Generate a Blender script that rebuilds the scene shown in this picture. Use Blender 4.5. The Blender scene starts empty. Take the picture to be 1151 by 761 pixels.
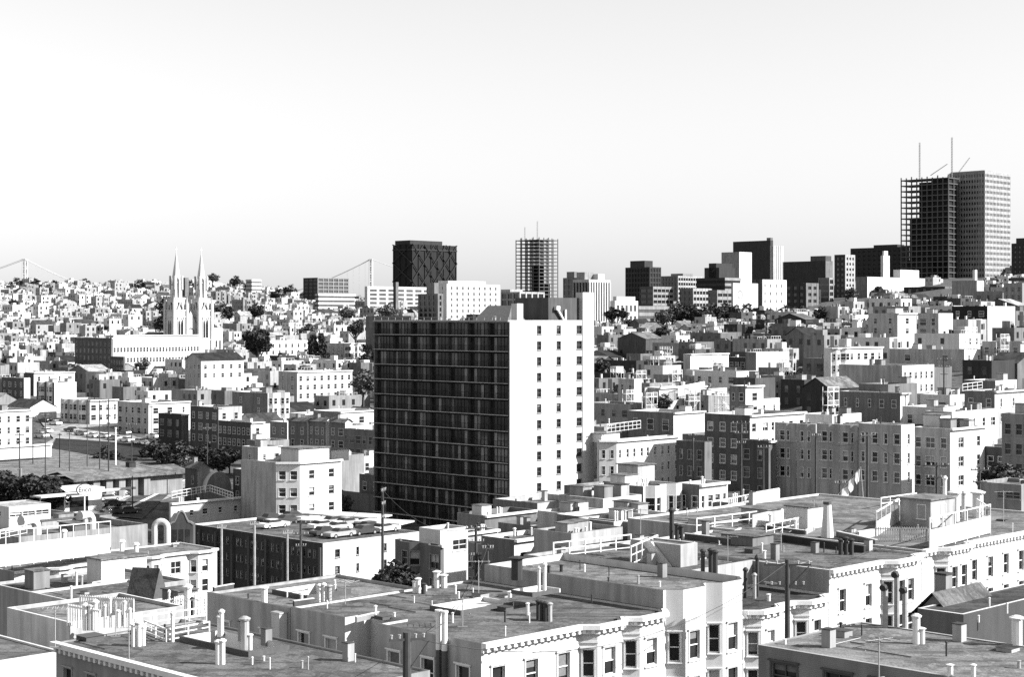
import bpy, math, random
from math import sin, cos, pi, radians, sqrt, atan2, floor
random.seed(7)
F=1900.0; CX=575.5; HY=358.0
TH=radians(45.4); CT,ST=cos(TH),sin(TH)      # street grid: local x runs right-away, local y left-away
sc=bpy.context.scene; col=sc.collection
# ---------------------------------------------------------------- materials (black and white place: greys only)
def nt(m):
    m.use_nodes=True; t=m.node_tree
    return t,t.nodes,t.links,t.nodes['Principled BSDF']
def node(ns,ty,**k):
    n=ns.new(ty)
    for a,b in k.items():
        if a in n.inputs: n.inputs[a].default_value=b
        else: setattr(n,a,b)
    return n
def ramp(ns,pts):
    r=ns.new('ShaderNodeValToRGB'); e=r.color_ramp.elements
    while len(e)<len(pts): e.new(.5)
    for i,(p,v) in enumerate(pts): e[i].position=p; e[i].color=(v,v,v,1)
    return r
def wallmat(name,a,streak=.18,rough=.85,scale=.35,bump=0):
    m=bpy.data.materials.new(name); t,N,L,P=nt(m)
    g=node(N,'ShaderNodeNewGeometry'); 
    mp=node(N,'ShaderNodeMapping'); mp.inputs['Scale'].default_value=(1.6,1.6,.16); L.new(g.outputs['Position'],mp.inputs[0])
    n1=node(N,'ShaderNodeTexNoise',Scale=.9,Detail=5.0); L.new(mp.outputs[0],n1.inputs['Vector'])
    n2=node(N,'ShaderNodeTexNoise',Scale=scale,Detail=6.0,Roughness=.6); L.new(g.outputs['Position'],n2.inputs['Vector'])
    r1=ramp(N,[(.35,1-streak),(.62,1.0)]); L.new(n1.outputs[0],r1.inputs[0])
    r2=ramp(N,[(.3,1-streak*.8),(.7,1.0)]); L.new(n2.outputs[0],r2.inputs[0])
    oi=node(N,'ShaderNodeObjectInfo'); 
    mr=node(N,'ShaderNodeMapRange'); mr.inputs[3].default_value=.86*a; mr.inputs[4].default_value=1.06*a; L.new(oi.outputs['Random'],mr.inputs[0])
    m1=node(N,'ShaderNodeMath',operation='MULTIPLY'); m2=node(N,'ShaderNodeMath',operation='MULTIPLY')
    L.new(r1.outputs[0],m1.inputs[0]); L.new(r2.outputs[0],m1.inputs[1]); L.new(m1.outputs[0],m2.inputs[0]); L.new(mr.outputs[0],m2.inputs[1])
    L.new(m2.outputs[0],P.inputs['Base Color']); P.inputs['Roughness'].default_value=rough; P.inputs['Specular IOR Level'].default_value=.25
    if bump:
        n3=node(N,'ShaderNodeTexNoise',Scale=9.0,Detail=4.0); L.new(g.outputs['Position'],n3.inputs['Vector'])
        b=node(N,'ShaderNodeBump',Strength=bump,Distance=.008); L.new(n3.outputs[0],b.inputs['Height']); L.new(b.outputs[0],P.inputs['Normal'])
    return m
def roofmat(name,a,var=.45):
    m=bpy.data.materials.new(name); t,N,L,P=nt(m)
    g=node(N,'ShaderNodeNewGeometry')
    n1=node(N,'ShaderNodeTexNoise',Scale=.35,Detail=7.0,Roughness=.65); n2=node(N,'ShaderNodeTexNoise',Scale=7.0,Detail=3.0); 
    mp=node(N,'ShaderNodeMapping'); mp.inputs['Rotation'].default_value=(0,0,-TH); mp.inputs['Scale'].default_value=(.12,1.1,1)
    n3=node(N,'ShaderNodeTexNoise',Scale=1.0,Detail=2.0)
    L.new(g.outputs['Position'],n1.inputs['Vector']); L.new(g.outputs['Position'],n2.inputs['Vector']); L.new(g.outputs['Position'],mp.inputs[0]); L.new(mp.outputs[0],n3.inputs['Vector'])
    r1=ramp(N,[(.3,1-var),(.68,1.12)]); r2=ramp(N,[(.3,.72),(.7,1.2)]); r3=ramp(N,[(.36,.62),(.5,1.05)])
    mp5=node(N,'ShaderNodeMapping'); mp5.inputs['Rotation'].default_value=(0,0,-TH); mp5.inputs['Scale'].default_value=(1,.6,1); L.new(g.outputs['Position'],mp5.inputs[0]); n6=node(N,'ShaderNodeTexNoise',Scale=.5,Detail=8.0,Roughness=.7); L.new(mp5.outputs[0],n6.inputs['Vector']); r5=ramp(N,[(.5,1.0),(.53,.68),(.6,.62),(.63,1.1)]); L.new(n6.outputs[0],r5.inputs[0])
    L.new(n1.outputs[0],r1.inputs[0]); L.new(n2.outputs[0],r2.inputs[0]); L.new(n3.outputs[0],r3.inputs[0])
    # lapped felt seams
    mp2=node(N,'ShaderNodeMapping'); mp2.inputs['Rotation'].default_value=(0,0,-TH); L.new(g.outputs['Position'],mp2.inputs[0])
    wv=node(N,'ShaderNodeTexWave',Scale=.31,Distortion=.6); wv.bands_direction='X'; wv.inputs['Detail'].default_value=1; L.new(mp2.outputs[0],wv.inputs['Vector'])
    r4=ramp(N,[(.0,.72),(.06,1.0)]); L.new(wv.outputs['Fac'],r4.inputs[0])
    ms=[node(N,'ShaderNodeMath',operation='MULTIPLY') for _ in range(4)]
    L.new(r1.outputs[0],ms[0].inputs[0]); L.new(r2.outputs[0],ms[0].inputs[1]); L.new(ms[0].outputs[0],ms[1].inputs[0]); L.new(r3.outputs[0],ms[1].inputs[1])
    L.new(ms[1].outputs[0],ms[2].inputs[0]); L.new(r4.outputs[0],ms[2].inputs[1])
    L.new(ms[2].outputs[0],ms[3].inputs[0]); ms[3].inputs[1].default_value=a*1.2
    m5=node(N,'ShaderNodeMath',operation='MULTIPLY'); L.new(ms[3].outputs[0],m5.inputs[0]); L.new(r5.outputs[0],m5.inputs[1]); L.new(m5.outputs[0],P.inputs['Base Color']); P.inputs['Roughness'].default_value=.95; P.inputs['Specular IOR Level'].default_value=.2
    b=node(N,'ShaderNodeBump',Strength=.6,Distance=.05); L.new(n2.outputs[0],b.inputs['Height']); L.new(b.outputs[0],P.inputs['Normal'])
    return m
def boardmat(name,a,sc_=3.2):
    m=wallmat(name,a,.2,bump=0); t=m.node_tree; N,L=t.nodes,t.links; P=N['Principled BSDF']
    g=node(N,'ShaderNodeNewGeometry'); wv=node(N,'ShaderNodeTexWave',Scale=sc_,Distortion=0.0); wv.bands_direction='Z'; wv.wave_profile='SAW'; L.new(g.outputs['Position'],wv.inputs['Vector'])
    b=node(N,'ShaderNodeBump',Strength=.9,Distance=.06); L.new(wv.outputs['Fac'],b.inputs['Height']); L.new(b.outputs[0],P.inputs['Normal'])
    src=P.inputs['Base Color'].links[0].from_socket; r=ramp(N,[(0,.6),(.16,1.0)]); L.new(wv.outputs['Fac'],r.inputs[0])
    mm=node(N,'ShaderNodeMath',operation='MULTIPLY'); L.new(src,mm.inputs[0]); L.new(r.outputs[0],mm.inputs[1]); L.new(mm.outputs[0],P.inputs['Base Color'])
    return m
def plain(name,a,rough=.6,metal=0,spec=.4,noise=.25,ns_=3.0):
    m=bpy.data.materials.new(name); t,N,L,P=nt(m)
    tc=node(N,'ShaderNodeTexCoord'); n=node(N,'ShaderNodeTexNoise',Scale=ns_,Detail=4.0); L.new(tc.outputs['Object'],n.inputs['Vector'])
    r=ramp(N,[(.3,a*(1-noise)),(.7,min(.9,a*1.05))]); L.new(n.outputs[0],r.inputs[0]); L.new(r.outputs[0],P.inputs['Base Color'])
    P.inputs['Roughness'].default_value=rough; P.inputs['Metallic'].default_value=metal; P.inputs['Specular IOR Level'].default_value=spec
    return m
M={}
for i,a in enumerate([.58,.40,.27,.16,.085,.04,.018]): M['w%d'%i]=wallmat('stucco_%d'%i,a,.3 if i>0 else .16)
M['brick']=wallmat('brick_dark',.09); M['conc']=wallmat('concrete',.4,.3)
M['brickr']=wallmat('brick_mid',.26,.3)
for i,a in enumerate([.32,.15,.108,.05,.024]): M['r%d'%i]=roofmat('roofing_%d'%i,a)
M['board']=boardmat('clapboard',.36); M['boardw']=boardmat('clapboard_white',.75); M['boardd']=boardmat('clapboard_dark',.12)
M['glass']=plain('window_glass',.025,.12,0,.5,.5,.8); M['blind']=plain('blind',.4,.8); M['curt']=plain('curtain',.15,.9,ns_=6)
M['trim']=plain('trim_paint',.66,.7,noise=.12); M['trimg']=plain('trim_grey',.3,.7); M['trimd']=plain('trim_dark',.07,.7)
M['black']=plain('black_pipe',.03,.7); M['metal']=plain('galvanised',.4,.5,.3); M['wood']=plain('pole_wood',.05,.9)
M['court']=roofmat('court_with_shadow',.025,.3); M['asph']=roofmat('asphalt',.07,.3); M['dirt']=roofmat('dirt_field',.16,.35); M['pave']=roofmat('pavement',.28,.25); M['paint']=plain('road_paint',.8,.8)  # court tone is blackened, with the fence shadow painted into it
M['ground']=roofmat('ground',.10,.6)
M['tyre']=plain('tyre',.02,.9); M['steel']=plain('steel_frame',.06,.7); M['bridge']=plain('bridge_paint',.5,.7)
def leafmat(name,a):
    m=bpy.data.materials.new(name); t,N,L,P=nt(m)
    g=node(N,'ShaderNodeNewGeometry'); n=node(N,'ShaderNodeTexNoise',Scale=.6,Detail=3.0); L.new(g.outputs['Position'],n.inputs['Vector'])
    r=ramp(N,[(.3,a*.5),(.7,a*1.6)]); L.new(n.outputs[0],r.inputs[0]); L.new(r.outputs[0],P.inputs['Base Color']); P.inputs['Roughness'].default_value=.8
    P.inputs['Specular IOR Level'].default_value=.2
    return m
M['leaf']=leafmat('leaves',.035); M['leafl']=leafmat('leaves_light',.09)
w=bpy.data.materials.new('bay_water'); t,N,L,P=nt(w); P.inputs['Base Color'].default_value=(.05,.05,.05,1); P.inputs['Roughness'].default_value=.2
nn=node(N,'ShaderNodeTexNoise',Scale=.05,Detail=4.0); bb=node(N,'ShaderNodeBump',Strength=.4,Distance=1.0); L.new(nn.outputs[0],bb.inputs['Height']); L.new(bb.outputs[0],P.inputs['Normal']); M['water']=w
# ---------------------------------------------------------------- mesh helpers
class MB:
    def __init__(s): s.v=[]; s.f=[]; s.m=[]
    def face(s,ps,mi=0):
        b=len(s.v); s.v+=[tuple(p) for p in ps]; s.f.append(tuple(range(b,b+len(ps)))); s.m.append(mi)
    def box(s,x0,x1,y0,y1,z0,z1,mi=0):
        b=len(s.v); s.v+=[(x0,y0,z0),(x1,y0,z0),(x1,y1,z0),(x0,y1,z0),(x0,y0,z1),(x1,y0,z1),(x1,y1,z1),(x0,y1,z1)]
        for q in ((0,3,2,1),(4,5,6,7),(0,1,5,4),(1,2,6,5),(2,3,7,6),(3,0,4,7)): s.f.append(tuple(b+i for i in q)); s.m.append(mi)
    def prism(s,poly,z0,z1,mi=0,top=None):
        n=len(poly); b=len(s.v)
        s.v+=[(p[0],p[1],z0) for p in poly]+[(p[0],p[1],z1) for p in poly]
        for i in range(n): s.f.append((b+i,b+(i+1)%n,b+n+(i+1)%n,b+n+i)); s.m.append(mi)
        s.f.append(tuple(range(b+n,b+2*n))); s.m.append(mi if top is None else top)
        s.f.append(tuple(range(b+n-1,b-1,-1))); s.m.append(mi)
    def tube(s,p,q,r,n=6,mi=0,r2=None):
        r2=r if r2 is None else r2
        d=[q[i]-p[i] for i in range(3)]; L=sqrt(sum(c*c for c in d))
        if L<1e-4: return
        d=[c/L for c in d]
        a=(0,0,1) if abs(d[2])<.9 else (1,0,0)
        u=(d[1]*a[2]-d[2]*a[1],d[2]*a[0]-d[0]*a[2],d[0]*a[1]-d[1]*a[0]); l=sqrt(sum(c*c for c in u)); u=[c/l for c in u]
        w=(d[1]*u[2]-d[2]*u[1],d[2]*u[0]-d[0]*u[2],d[0]*u[1]-d[1]*u[0]); b=len(s.v)
        for P_,R_ in ((p,r),(q,r2)):
            for i in range(n):
                c,k=cos(2*pi*i/n)*R_,sin(2*pi*i/n)*R_; s.v.append(tuple(P_[j]+u[j]*c+w[j]*k for j in range(3)))
        for i in range(n): s.f.append((b+i,b+(i+1)%n,b+n+(i+1)%n,b+n+i)); s.m.append(mi)
        s.f.append(tuple(range(b+n-1,b-1,-1))); s.m.append(mi); s.f.append(tuple(range(b+n,b+2*n))); s.m.append(mi)
    def mesh(s,name,mats):
        me=bpy.data.meshes.new(name); me.from_pydata(s.v,[],s.f)
        for k in mats: me.materials.append(M[k])
        me.polygons.foreach_set('material_index',s.m); me.update(); return me
    def build(s,name,mats,parent=None,loc=(0,0,0),rz=0):
        return ob(name,s.mesh(name,mats if isinstance(mats,(list,tuple)) else [mats]),parent,loc,rz)
def ob(name,me,parent=None,loc=(0,0,0),rz=0,scale=None):
    o=bpy.data.objects.new(name,me); col.objects.link(o); o.location=loc; o.rotation_euler=(0,0,rz)
    if parent: o.parent=parent
    if scale: o.scale=scale
    return o
def tag(o,label,cat,group=None,kind=None):
    if label: o['label']=label
    if cat: o['category']=cat
    if group: o['group']=group
    if kind: o['kind']=kind
    return o
def thing(name,label,cat,loc,rz=0,group=None): return tag(ob(name,None,None,loc,rz),label,cat,group)
def offset(poly,d):
    n=len(poly); out=[]
    for i in range(n):
        a,b,c=poly[i-1],poly[i],poly[(i+1)%n]
        def nr(p,q):
            x,y=q[0]-p[0],q[1]-p[1]; l=sqrt(x*x+y*y) or 1e-9; return (y/l,-x/l)
        n1,n2=nr(a,b),nr(b,c); mx,my=n1[0]+n2[0],n1[1]+n2[1]; k=mx*mx+my*my
        k=2/k if k>.3 else 2/.3
        out.append((b[0]+mx*d*k,b[1]+my*d*k))
    return out
def path_off(path,d):
    out=[]; n=len(path)
    def nr(p,q):
        x,y=q[0]-p[0],q[1]-p[1]; l=sqrt(x*x+y*y) or 1e-9; return (y/l,-x/l)
    for i,b in enumerate(path):
        n1=nr(path[i-1],b) if i>0 else nr(b,path[i+1]); n2=nr(b,path[i+1]) if i<n-1 else n1
        mx,my=n1[0]+n2[0],n1[1]+n2[1]; k=2/max(.3,mx*mx+my*my); out.append((b[0]+mx*d*k,b[1]+my*d*k))
    return out
def band(mb,path,o0,o1,z0,z1,mi=0):
    a,b=path_off(path,o0),path_off(path,o1)
    for i in range(len(path)-1):
        p,q,r,s=a[i],a[i+1],b[i+1],b[i]; 
        mb.face([(*s,z0),(*r,z0),(*r,z1),(*s,z1)],mi); mb.face([(*p,z1),(*s,z1),(*r,z1),(*q,z1)],mi); mb.face([(*p,z0),(*q,z0),(*r,z0),(*s,z0)],mi)
    for i in (0,-1): mb.face([(*a[i],z0),(*b[i],z0),(*b[i],z1),(*a[i],z1)],mi)
def cells(us,vs,hs):
    us=sorted(set(round(x,4) for x in us)); vs=sorted(set(round(x,4) for x in vs)); out=[]
    for j in range(len(vs)-1):
        run=None
        for i in range(len(us)-1):
            cu,cv=(us[i]+us[i+1])/2,(vs[j]+vs[j+1])/2
            inside=any(h[0]<cu<h[1] and h[2]<cv<h[3] for h in hs)
            if inside:
                if run is not None: out.append((run,us[i],vs[j],vs[j+1])); run=None
            elif run is None: run=us[i]
        if run is not None: out.append((run,us[-1],vs[j],vs[j+1]))
    return out
def holewall(mb,o,u,n,W,z0,z1,hs,dep,mi=0,mr=0):
    P=lambda a,v,k=0:(o[0]+u[0]*a-n[0]*k,o[1]+u[1]*a-n[1]*k,v)
    hs=[(max(a,.02),min(b,W-.02),max(c,z0+.02),min(d,z1-.02)) for a,b,c,d in hs]
    us=[0,W]+[h[0] for h in hs]+[h[1] for h in hs]; vs=[z0,z1]+[h[2] for h in hs]+[h[3] for h in hs]
    for a,b,c,d in cells(us,vs,hs): mb.face([P(a,c),P(b,c),P(b,d),P(a,d)],mi)
    for a,b,c,d in hs:
        mb.face([P(a,c),P(a,d),P(a,d,dep),P(a,c,dep)],mr); mb.face([P(b,c),P(b,c,dep),P(b,d,dep),P(b,d)],mr)
        mb.face([P(a,c),P(a,c,dep),P(b,c,dep),P(b,c)],mr); mb.face([P(a,d),P(b,d),P(b,d,dep),P(a,d,dep)],mr)
# ---------------------------------------------------------------- photograph geometry -> world
def uof(px): return (px-CX)/F
def pt(px,py,D): return (uof(px)*D,D,-(py-HY)/F*D)
def onz(px,py,z): return pt(px,py,-z*F/(py-HY))
COLS=[(-150,[(60,-34),(110,-36),(200,-42),(300,-38),(380,-35),(475,-31),(600,-26),(800,-19),(1000,-4),(1150,6),(1300,20),(1450,30),(1600,24),(1900,-10),(2300,-60)]),
(60,[(60,-34),(110,-36),(200,-43),(240,-42),(300,-38),(335,-36),(380,-35),(475,-33),(600,-28.5),(800,-21),(1000,-9),(1150,2),(1300,14),(1450,24),(1600,20),(1900,-10),(2300,-60)]),
(250,[(60,-34),(110,-36),(200,-43),(300,-39),(380,-36),(475,-33),(600,-28),(800,-21),(1000,-9.5),(1150,-1),(1300,12),(1450,23),(1600,18),(1900,-10),(2300,-60)]),
(400,[(60,-34),(110,-35),(200,-42),(300,-38),(450,-32),(600,-26),(800,-18),(1000,-7),(1200,2),(1400,8),(1700,2),(2200,-38),(2400,-60)]),
(575,[(60,-34),(110,-35),(200,-38),(300,-37),(450,-34),(600,-29),(800,-20),(1000,-10),(1300,-2),(1700,-2),(2400,-30),(2700,-60)]),
(800,[(60,-34),(130,-35),(200,-35),(300,-31),(400,-25),(500,-19),(700,-11),(900,-4),(1200,0),(1500,4),(2100,4),(2600,-60)]),
(950,[(60,-34),(130,-35),(200,-34),(300,-29),(400,-20),(500,-12),(700,-2),(900,7),(1200,15),(1500,22),(2100,20),(2600,-60)]),
(1080,[(60,-34),(130,-35),(200,-33),(300,-27),(400,-16),(500,-8),(700,4),(900,15),(1200,27),(1500,38),(2100,30),(2600,-60)]),
(1400,[(60,-34),(130,-35),(200,-32),(300,-27),(400,-17),(500,-8),(700,8),(900,20),(1200,34),(1500,44),(2100,34),(2600,-60)])]
def prof(t,D):
    if D<=t[0][0]: return t[0][1]
    for (a,za),(b,zb) in zip(t,t[1:]):
        if D<=b: return za+(zb-za)*(D-a)/(b-a)
    return t[-1][1]
def gz(x,y):
    D=max(y,30.0); px=CX+F*x/D; px=max(COLS[0][0],min(COLS[-1][0],px))
    for (a,ta),(b,tb) in zip(COLS,COLS[1:]):
        if px<=b:
            k=(px-a)/(b-a); k=k*k*(3-2*k); return prof(ta,D)*(1-k)+prof(tb,D)*k
def onground(px,py,d0=90,d1=1500):
    u=uof(px); s=-(py-HY)/F; D=d0
    while D<d1:
        if gz(u*D,D)>=s*D: break
        D+=1.5
    return (u*D,D,gz(u*D,D))
def la(px,X0,Y0):   # metres along A until pixel px
    u=uof(px); return (X0-u*Y0)/(ST+CT*u)
def lb(px,X0,Y0):
    u=uof(px); return (u*Y0-X0)/(CT-ST*u)
def toab(x,y): return (-ST*x+CT*y, CT*x+ST*y)     # (a,b)
RECTS=[]; PROT=[]
def loc2w(o,x,y): return (o[0]+CT*x-ST*y, o[1]+ST*x+CT*y)
def w2loc(o,x,y):
    dx,dy=x-o[0],y-o[1]; return (CT*dx+ST*dy,-ST*dx+CT*dy)
# ---------------------------------------------------------------- windows
WC={}
def winset(w,h,lod,style,var):
    k=(w,h,lod,style,var)
    if k in WC: return WC[k]
    x0,x1=-w/2,w/2; fr,sa,pa=MB(),MB(),MB(); dep=.22 if lod<2 else -.05
    fm={'w':'trim','g':'trimg','d':'trimd'}[style]
    c=.11 if lod==0 else .06; pr=.05 if lod==0 else .03
    if lod<2:
        fr.box(x0-c,x0,-pr,-.004,-.05,h+c); fr.box(x1,x1+c,-pr,-.004,-.05,h+c); fr.box(x0,x1,-pr,-.004,h,h+c); fr.box(x0-c-.05,x1+c+.05,-.13,-.004,-.13,-.05)
        if lod==0: fr.box(x0-c-.08,x1+c+.08,-.16,-.004,h+c,h+c+.09)
        s=.055; y0,y1=dep-.09,dep-.03
        sa.box(x0+.004,x0+s,y0,y1,.01,h-.01); sa.box(x1-s,x1-.004,y0,y1,.01,h-.01); sa.box(x0+s,x1-s,y0,y1,.004,.07); sa.box(x0+s,x1-s,y0,y1,h-.07,h-.004)
        sa.box(x0+s,x1-s,y0-.03,y1,h*.5-.04,h*.5+.03)
        if w>1.3: sa.box(-.03,.03,y0,y1,.07,h*.5-.04); sa.box(-.03,.03,y0,y1,h*.5+.03,h-.07)
        bl={0:0,1:.55,2:.3,3:.85}[var]*h
        pa.face([(x0,dep,0),(x1,dep,0),(x1,dep,h-bl),(x0,dep,h-bl)],0)
        if bl: pa.face([(x0,dep-.012,h-bl),(x1,dep-.012,h-bl),(x1,dep-.012,h),(x0,dep-.012,h)],1)
    else:
        fr.box(x0-.05,x0,-.1,0,-.1,h+.1); fr.box(x1,x1+.05,-.1,0,-.1,h+.1); fr.box(x0,x1,-.1,0,h,h+.06); fr.box(x0,x1,-.14,0,-.08,0); fr.box(x0,x1,-.07,-.04,h*.5-.03,h*.5+.03)
        bl={0:0,1:.5,2:0,3:.35}[var]*h
        fr.face([(x0,-.03,0),(x1,-.03,0),(x1,-.03,h-bl),(x0,-.03,h-bl)],1)
        if bl: fr.face([(x0,-.03,h-bl),(x1,-.03,h-bl),(x1,-.03,h),(x0,-.03,h)],2)
    r=(fr.mesh('window',[fm,'glass','curt']), sa.mesh('sash',[fm]) if sa.v else None, pa.mesh('pane',['glass','blind' if var==1 else 'curt']) if pa.v else None)
    WC[k]=r; return r
def put_win(parent,x,y,z,ang,w,h,lod,style,var=None):
    fr,sa,pa=winset(w,h,lod,style,random.choice((0,0,0,0,1,2,3)) if var is None else var)
    o=ob('window',fr,parent,(x,y,z),ang)
    if pa: ob('pane',pa,o)
    if sa and lod==0: ob('sash',sa,o)
    elif sa: ob('sash',sa,o)
    return o
# ---------------------------------------------------------------- unit fittings
def unit_pipe(mat,cap=True,n=10):
    m=MB(); m.tube((0,0,0),(0,0,1),1,n); 
    if cap: m.tube((0,0,.9),(0,0,.96),1.3,n,0,1.5); m.tube((0,0,.96),(0,0,1.03),1.5,n,0,.5)
    return m.mesh('vent_pipe',[mat])
UP={'w':unit_pipe('trim'),'b':unit_pipe('black'),'m':unit_pipe('metal')}
def pipe(parent,x,y,z,h,r,k='w',name='vent_pipe'): return ob(name,UP[k],parent,(x,y,z),0,(r,r,h))
def ubox(mat,top=None):
    m=MB(); m.box(0,1,0,1,0,1); m.box(-.06,1.06,-.06,1.06,1,1.05,1); return m.mesh('box',[mat,top or mat])
UB={}
def hut(parent,x,y,z,w,d,h,mat='w1',top='r2',name='stair_penthouse'):
    k=(mat,top)
    if k not in UB: UB[k]=ubox(*k)
    return ob(name,UB[k],parent,(x,y,z),0,(w,d,h))
m_=MB(); m_.box(0,1,0,1,0,.8); m_.face([(0,0,.82),(1,0,.82),(1,1,.82),(0,1,.82)],1); SKY_=m_.mesh('skylight',['trimd','glass'])
def clutter(P,w,d,z,n,lod,rng):
    for i in range(n):
        x=rng.uniform(.8,max(.9,w-1.5)); y=rng.uniform(.8,max(.9,d-1.5)); t=rng.random()
        if t<.45:
            k=rng.choice('wwwbm'); h=rng.uniform(.7,1.6); r=rng.uniform(.09,.16)
            for j in range(rng.choice((1,1,2,3)) if lod<2 else 1): pipe(P,x+j*.38,y,z,h*rng.uniform(.85,1.1),r,k)
        elif t<.62: hut(P,x,y,z,.7,.7,rng.uniform(1.0,1.7),rng.choice(('w1','brickr','w0')),'r3','chimney')
        elif t<.78: ob('skylight',SKY_,P,(x,y,z),0,(1.3,.9,.45))
        elif w>5 and d>5: hut(P,min(x,w-2.4),min(y,d-2.4),z,rng.uniform(1.4,2.1),rng.uniform(1.6,2.2),rng.uniform(1.2,1.9),rng.choice(('w0','w1','w2')),rng.choice(('r1','r2','r3')))
        else: pipe(P,x,y,z,.9,.12,'w')
# ---------------------------------------------------------------- the general building
def build_house(label,o,w,d,H,W='w1',R='r1',nl=3,nr=3,st=2.9,par=.5,lod=1,ww=1.0,wh=1.6,bays_r=(),bays_l=(),cornice=False,brk=False,cham=0,rows=9,wells=(),
        style='w',WL=None,name='house',cat='house',group=None,gable=0,clut=4,seed=0,top=1.0,wtype=None,rim=None,bd=.9,pent=None,skiprows=()):
    """o = world base corner nearest the camera; footprint w (x) by d (y); H = height to the wall top"""
    rng=random.Random(seed+int(o[0]*7+o[1]*13))
    if style=='w' and W in ('w2','w3'): style='g'
    if style=='w' and W in ('w4','w5','w6'): style='d'
    P=thing(name,label,cat,o,TH,group)
    poly=[]; edges=[]   # edges: (start index, list of window centres)
    def run(p0,p1,bays,n):
        L_=sqrt((p1[0]-p0[0])**2+(p1[1]-p0[1])**2); u=((p1[0]-p0[0])/L_,(p1[1]-p0[1])/L_); nn=(u[1],-u[0])
        Q=lambda s,k=0:(p0[0]+u[0]*s+nn[0]*k,p0[1]+u[1]*s+nn[1]*k)
        if not bays:
            poly.append(p0); m=[]
            for i in range(n):
                m.append((i+.5)*L_/n + (rng.uniform(-.12,.12)*L_/n if lod<2 else 0))
            m=[x for x in m if ww*.7<x<L_-ww*.7]; edges.append(m); return
        s=0
        poly.append(p0)
        for by in bays:
            a,b=by[:2]; q=bd
            if a-s>.05:
                k=int((a-s)/2.7); edges.append([s*0+(i+.5)*(a-s)/k for i in range(k)]); poly.append(Q(a))
            if len(by)==3:
                dp=by[2]; edges.append([]); poly.append(Q(a,-dp)); edges.append([(b-a)/2]); poly.append(Q(b,-dp)); edges.append([dp/2]); poly.append(Q(b)); s=b; continue
            fw=(b-a-2*q)
            edges.append([q*sqrt(2)/2]); poly.append(Q(a+q,bd)); edges.append([fw/2] if fw<3.2 else [fw*.28,fw*.72]); poly.append(Q(b-q,bd)); edges.append([q*sqrt(2)/2])
            poly.append(Q(b)); s=b
        if L_-s>.05: k=int((L_-s)/2.7); edges.append([(i+.5)*(L_-s)/k for i in range(k)])
        else: poly.pop()
    if cham:
        c=cham
        run((c,0),(w,0),[(a-c,b-c) for a,b in bays_r],nr); run((w,0),(w,d),(),0); run((w,d),(0,d),(),0); run((0,d),(0,c),bays_l,nl); run((0,c),(c,0),(),2)
    else:
        run((0,0),(w,0),bays_r,nr); nfront=len(poly); run((w,0),(w,d),(),0); run((w,d),(0,d),(),0); run((0,d),(0,0),bays_l,nl)
    wall=MB(); n=len(poly); zs=[]; zz=H-par-top-wh; k=0
    while zz>.9 and k<rows:
        if k not in skiprows: zs.append(zz)
        zz-=st; k+=1
    wins=[]
    for i in range(n):
        a,b=poly[i],poly[(i+1)%n]; L_=sqrt((b[0]-a[0])**2+(b[1]-a[1])**2); u=((b[0]-a[0])/L_,(b[1]-a[1])/L_); nn=(u[1],-u[0]); hs=[]
        wq0=min(ww,L_*.62)
        for s in edges[i]:
            wq=wq0*(rng.choice((.65,1,1,1.5)) if lod>0 and lod<3 and len(edges[i])<7 and cham==0 else 1); wq=max(.4,round(wq*5)/5)
            for z in zs:
                hs.append((s-wq/2,s+wq/2,z,z+wh)); wins.append((a[0]+u[0]*s,a[1]+u[1]*s,z,atan2(u[1],u[0]),wq))
        if lod<2: holewall(wall,a,u,nn,L_,0,H,hs,.22)
        else: wall.face([(*a,0),(*b,0),(*b,H),(*a,H)])
    inn=offset(poly,-.22); zr=H-par
    if not gable:
        for i in range(n):
            j=(i+1)%n; wall.face([(*poly[i],H),(*poly[j],H),(*inn[j],H),(*inn[i],H)],1); wall.face([(*inn[i],H),(*inn[j],H),(*inn[j],zr-.1),(*inn[i],zr-.1)],0)
        ri=MB()
        if wells:
            x0,x1,y0,y1=min(p[0] for p in inn),max(p[0] for p in inn),.2,max(p[1] for p in inn)
            hs=[(a,b,c,e) for a,b,c,e,_ in wells]
            for a,b,c,e in cells([.2,w-.2]+[v for h in hs for v in h[:2]],[.2,d-.2]+[v for h in hs for v in h[2:]],hs): ri.face([(a,c,zr),(b,c,zr),(b,e,zr),(a,e,zr)])
            if len(poly)>4: ri.face([(p[0],p[1],zr-.006) for p in inn if p[1]<.3]+[(w-.2,.21,zr-.006),(.2,.21,zr-.006)])
            for a,b,c,e,dp in wells:
                wl=MB(); q=.18; rh=.35
                for (p,r_) in (((a,c),(b,c)),((b,c),(b,e)),((b,e),(a,e)),((a,e),(a,c))): wl.face([(*p,zr+rh),(*r_,zr+rh),(*r_,zr-dp),(*p,zr-dp)],0)
                wl.face([(a,c,zr-dp),(b,c,zr-dp),(b,e,zr-dp),(a,e,zr-dp)],2)
                for x_0,x_1,y_0,y_1 in ((a-q,b+q,c-q,c-.01),(a-q,b+q,e+.01,e+q),(a-q,a-.01,c,e),(b+.01,b+q,c,e)): wl.box(x_0,x_1,y_0,y_1,zr,zr+rh,1)
                wo=wl.build('light_well',['w0','trimd','w1'],P)
        else: ri.face([(p[0],p[1],zr) for p in inn])
        ri.build('roof',R,P)
    else:
        g=gable; e=.35; g_=MB()
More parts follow.
